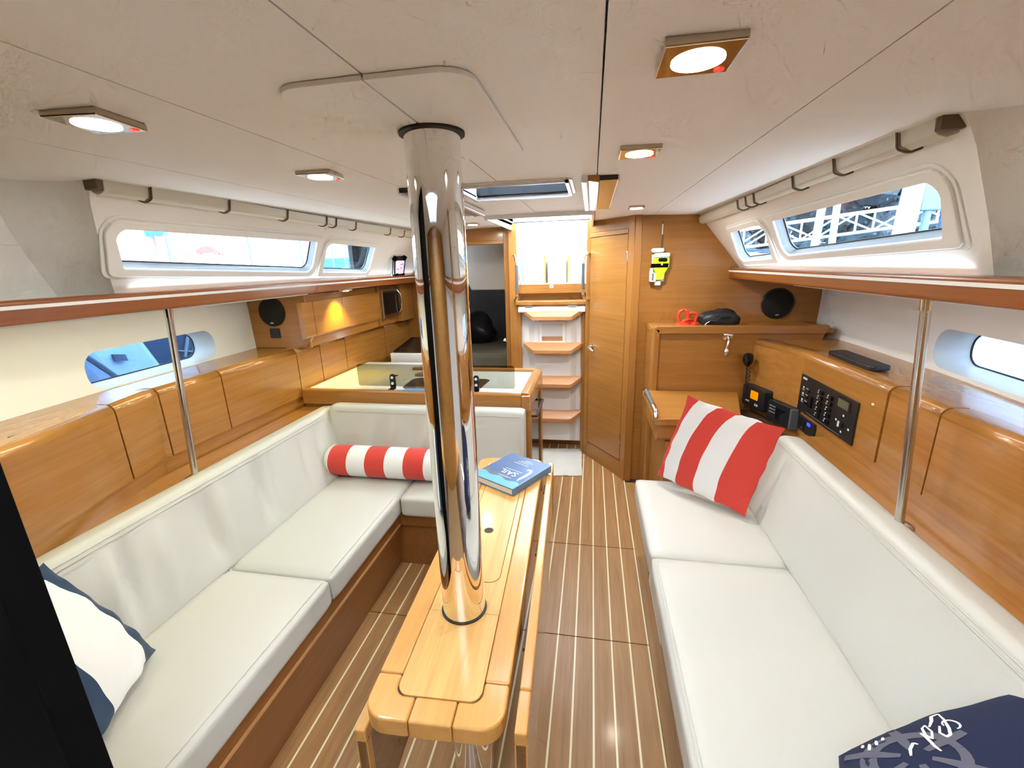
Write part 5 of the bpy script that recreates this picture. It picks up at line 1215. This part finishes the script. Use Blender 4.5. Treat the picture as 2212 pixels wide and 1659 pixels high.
# person standing on the neighbouring deck
def person(label, cx, cy, z, rz):
    t = thing('person', label, 'person', (cx, cy, z), rz, local=True)
    J = [(0, 0, 0.95), (0, 0, 1.15), (0, 0, 1.38), (0, -0.01, 1.50), (0, 0.02, 1.60), (0, 0.03, 1.70),
         (0.10, 0, 0.88), (0.13, 0.03, 0.50), (0.14, 0.0, 0.09), (0.15, 0.13, 0.035), (-0.10, 0, 0.88), (-0.14, 0.02, 0.50), (-0.17, -0.06, 0.09), (-0.18, 0.07, 0.035),
         (0.19, 0, 1.38), (0.25, -0.03, 1.12), (0.24, 0.06, 0.90), (0.235, 0.09, 0.80), (-0.19, 0, 1.38), (-0.25, -0.03, 1.12), (-0.24, 0.06, 0.90), (-0.235, 0.09, 0.80)]
    E_ = [(0, 1), (1, 2), (2, 3), (3, 4), (4, 5), (0, 6), (6, 7), (7, 8), (8, 9), (0, 10), (10, 11), (11, 12), (12, 13), (2, 14), (14, 15), (15, 16), (16, 17), (2, 18), (18, 19), (19, 20), (20, 21)]
    rad = [0.13, 0.125, 0.13, 0.055, 0.085, 0.075, 0.085, 0.058, 0.038, 0.032, 0.085, 0.058, 0.038, 0.032, 0.055, 0.042, 0.033, 0.035, 0.055, 0.042, 0.033, 0.035]
    me = bpy.data.meshes.new('body'); me.from_pydata(J, E_, []); o = link('body', me, 'skin', t)
    o.modifiers.new('skin', 'SKIN'); sk = me.skin_vertices[0].data
    for i, r in enumerate(rad): sk[i].radius = (r, r * .9); sk[i].use_root = (i == 0)
    sb = o.modifiers.new('sub', 'SUBSURF'); sb.levels = 1; sb.render_levels = 2
    for s in (1, -1):
        hx = 0.235 * s
        for k, (dx, ln) in enumerate(((-0.03, 0.07), (-0.01, 0.085), (0.01, 0.08), (0.028, 0.065))): tube('finger', 'skin', o, [(hx + dx * .8, 0.09, 0.79), (hx + dx, 0.10, 0.79 - ln * .6), (hx + dx, 0.085, 0.79 - ln)], 0.009, 6)
        tube('thumb', 'skin', o, [(hx - s * 0.02, 0.10, 0.81), (hx - s * 0.045, 0.13, 0.78), (hx - s * 0.045, 0.135, 0.745)], 0.010, 6)
        tube('shorts_leg', 'shorts', t, [(0.09 * s, 0, 0.90), (0.115 * s, 0.02, 0.66), (0.12 * s, 0.025, 0.56)], [0.115, 0.105, 0.10], 14)
        tube('sleeve', 'shirt', t, [(0.17 * s, 0, 1.40), (0.225 * s, -0.015, 1.24)], [0.075, 0.07], 12)
    lathe('shorts', 'shorts', t, (0, 0, 0.84), (0, 0, 1), [(0.12, 0), (0.175, 0.03), (0.165, 0.15), (0.155, 0.20)], 18); lathe('shirt', 'shirt', t, (0, 0, 0.96), (0, 0, 1), [(0.15, 0), (0.17, 0.03), (0.175, 0.25), (0.19, 0.40), (0.12, 0.48), (0.07, 0.50)], 18)
    lathe('hair', 'hair', t, (0, 0.015, 1.60), (0, 0, 1), [(0.10, 0.0), (0.112, 0.06), (0.10, 0.13), (0.05, 0.17), (0.005, 0.178)], 16)
    for s in (1, -1): lathe('eye', 'black', t, (0.032 * s, 0.105, 1.645), (0, 1, 0), [(0.010, 0), (0.008, 0.006), (0.001, 0.008)], 8); lathe('ear', 'skin', t, (0.088 * s, 0.02, 1.63), (s, 0, 0), [(0.02, 0), (0.026, 0.008), (0.005, 0.012)], 8)
    lathe('nose', 'skin', t, (0, 0.10, 1.62), (0, 1, 0), [(0.018, 0), (0.012, 0.02), (0.002, 0.028)], 8); box('mouth', 'red_rope', t, -0.022, 0.022, 0.098, 0.112, 1.575, 1.582)
    return t
person('person in turquoise shorts standing on the deck of the yacht to the left', -5.75, 5.45, 1.58, -0.5)

# right: gangway, piles, kayaks, trees
gw = thing('gangway', 'white truss gangway sloping up outside the right windows', 'gangway', (7, 13, 1.6))
P0, P1 = V((2.6, 13.2, 1.70)), V((9.4, 12.8, 2.42)); dv = P1 - P0; nseg = 8
for oy in (0.0, 0.9):
    for h in (0.0, 0.48): tube('chord', 'hull_white', gw, [P0 + V((0, oy, h)), P1 + V((0, oy, h))], 0.034, 6)
    for k in range(nseg + 1):
        a = P0 + dv * (k / nseg) + V((0, oy, 0)); tube('upright', 'hull_white', gw, [a, a + V((0, 0, 0.48))], 0.026, 6)
        if k < nseg:
            b = P0 + dv * ((k + 1) / nseg) + V((0, oy, 0)); tube('diagonal', 'hull_white', gw, [a + V((0, 0, 0.48 * (k % 2))), b + V((0, 0, 0.48 * ((k + 1) % 2)))], 0.022, 6)
prism('walkway', 'dock_grey', gw, [P0, P1, P1 + V((0, 0.9, 0)), P0 + V((0, 0.9, 0))], (0, 0, 0.03))
for k, (p, q, r, lab) in enumerate((((4.20, 9, 0.3), (4.33, 9, 3.6), 0.065, 'slim pale leaning spar left of the gangway middle'), ((4.56, 9, 0.3), (4.50, 9, 3.6), 0.055, 'second slim pale spar standing by the gangway middle'), ((5.55, 9, 0.3), (5.70, 9, 3.8), 0.15, 'thick white pile at the right of the gangway'), ((2.75, 9.5, 0.3), (2.95, 9.5, 3.6), 0.07, 'pale spar behind the small right window'))):
    t = thing('mooring_pile', lab, 'pile', p); tube('shaft', 'pile_white', t, [p, q], r, 14); lathe('cap', 'pile_white', t, q, (0, 0, 1), [(r * 1.1, 0), (r * 1.1, 0.05), (r * .3, 0.16), (0.01, 0.17)], 14)
sb_ = thing('service_box', 'pale grey service box on a post right of the thick pile', 'box', (5.9, 9, 0.3))
box('cabinet', 'grey_box', sb_, 5.76, 6.10, 8.9, 9.1, 2.30, 2.72, bevel=0.02); tube('leg', 'hull_white', gw, [V((4.0, 13.6, 0.3)), V((4.0, 13.6, 1.86))], 0.06, 8); tube('leg', 'hull_white', gw, [V((8.6, 13.3, 0.3)), V((8.6, 13.3, 2.34))], 0.06, 8)
tube('post', 'grey_box', sb_, [(5.9, 9, 0.3), (5.92, 9, 2.32)], 0.06, 10); tube('conduit', 'canvas_dark', sb_, [(6.15, 9, 0.3), (6.15, 9, 3.3)], 0.03, 8)
dk2 = thing('floating_dock', 'floating dock strewn with gear below the gangway', 'dock', (6, 10, 0.36)); box('deck', 'dock_grey', dk2, 2.0, 9.5, 9.4, 11.2, 1.30, 1.42); box('float', 'canvas_dark', dk2, 2.0, 9.5, 9.42, 11.18, 0.36, 1.29)
def kayak(label, mat, c, L, tilt, rz):
    t = thing('kayak', label, 'kayak', c, rz, 'kayaks on the floating dock', local=True); bm = bmesh.new(); R = []
    for i in range(11):
        f = 2 * i / 10 - 1; r = max(0.01, 0.2 * (1 - f * f) ** .6); R.append([bm.verts.new((f * L / 2, r * math.cos(k * PI / 5), 0.2 + r * .7 * math.sin(k * PI / 5) + abs(f) ** 3 * .12 + f * tilt)) for k in range(10)])
    for A, B in zip(R, R[1:]):
        for k in range(10): bm.faces.new((A[k], A[(k + 1) % 10], B[(k + 1) % 10], B[k]))
    bm.faces.new(R[0]); bm.faces.new(R[-1][::-1]); out(bm, 'hull', mat, t, smooth=True)
    bm = bmesh.new(); addtube(bm, [(0.35 * math.cos(k * PI / 8), 0.13 * math.sin(k * PI / 8), 0.335) for k in range(16)], 0.02, 6, closed=True); out(bm, 'cockpit_rim', 'canvas_dark', t, smooth=True)
kayak('blue kayak lying on the floating dock outside the right window', 'kayak_blue', (5.15, 10.2, 1.42), 1.6, 0.12, 0.3)
kayak('turquoise kayak beside the spars on the floating dock', 'shorts', (3.75, 9.9, 1.42), 1.4, 0.0, -0.1); kayak('orange kayak at the near edge of the floating dock', 'kayak_orange', (3.85, 9.6, 1.38), 1.2, 0.0, 0.0)
def tree(label, cx, cy, z0, h, r, mat, seed):
    rnd = random.Random(seed); t = thing('tree', label, 'tree', (cx, cy, z0), group='trees behind the gangway')
    tube('trunk', 'bark', t, [(cx, cy, z0), (cx + .1, cy, z0 + h * .35), (cx - .1, cy + .1, z0 + h * .7)], [0.16, 0.12, 0.06], 8)
    blobs = [(V((cx + rnd.uniform(-r, r) * .9, cy + rnd.uniform(-r, r) * .4, z0 + h * rnd.uniform(.12, .95))), rnd.uniform(.32, .55) * r) for _ in range(16)]
    bm = bmesh.new()
    for c, rr in blobs:
        g_ = bmesh.ops.create_icosphere(bm, subdivisions=2, radius=rr * .86)
        for v in g_['verts']: v.co = c + v.co * rnd.uniform(.8, 1.12)
    for _ in range(2600):
        c, rr = rnd.choice(blobs); d = V((rnd.gauss(0, 1), rnd.gauss(0, 1), rnd.gauss(0, 1))).normalized(); p = c + d * rr * rnd.uniform(.8, 1.08)
        a = V((rnd.gauss(0, 1), rnd.gauss(0, 1), rnd.gauss(0, 1))).normalized() * rnd.uniform(.06, .13); b = a.cross(d + V((.1, .2, .3))).normalized() * rnd.uniform(.04, .09)
        bm.faces.new([bm.verts.new(p - a), bm.verts.new(p + b), bm.verts.new(p + a), bm.verts.new(p - b)])
    o = out(bm, 'foliage', mat, t); o['kind'] = 'stuff'
    return t
for i, (x, y, h, r, m) in enumerate(((5.4, 21, 3.6, 1.9, 'leaf_pale'), (8.3, 22, 4.6, 2.2, 'leaf_green'), (11.2, 23, 5.4, 2.3, 'leaf_green'), (14.0, 22.5, 6.0, 2.4, 'leaf_pale'), (17.0, 23.5, 6.2, 2.6, 'leaf_green'))):
    tree(('pale leafy tree behind the small right window', 'dark tree behind the left half of the gangway', 'dark tree behind the middle of the gangway', 'grey-green tree behind the thick white pile', 'dark tree at the right edge of the large right window')[i], x, y, 0.9, h, r, m, 20 + i)
bk_ = prism('embankment', 'leaf_green', None, [(2, 25, 0.3), (24, 25, 0.3), (24, 26, 2.6), (2, 26, 2.0)], (0, 1.0, 0)); tag(bk_, 'dark planted embankment behind the trees', 'bank')
hr = thing('moored_hull', 'white boat hull close outside the right portlight', 'boat', (4.6, 5.4, 0.36)); prism('hull', 'hull_white', hr, [(4.2, 3.2, 0.3), (4.2, 7.2, 0.3), (4.6, 7.6, 1.25), (4.6, 2.8, 1.25)], (1.4, 0, 0), bevel=0.12, seg=3); tube('rub_rail', 'canvas_blue', hr, [(4.58, 2.9, 1.16), (4.58, 7.5, 1.16)], 0.03, 6)
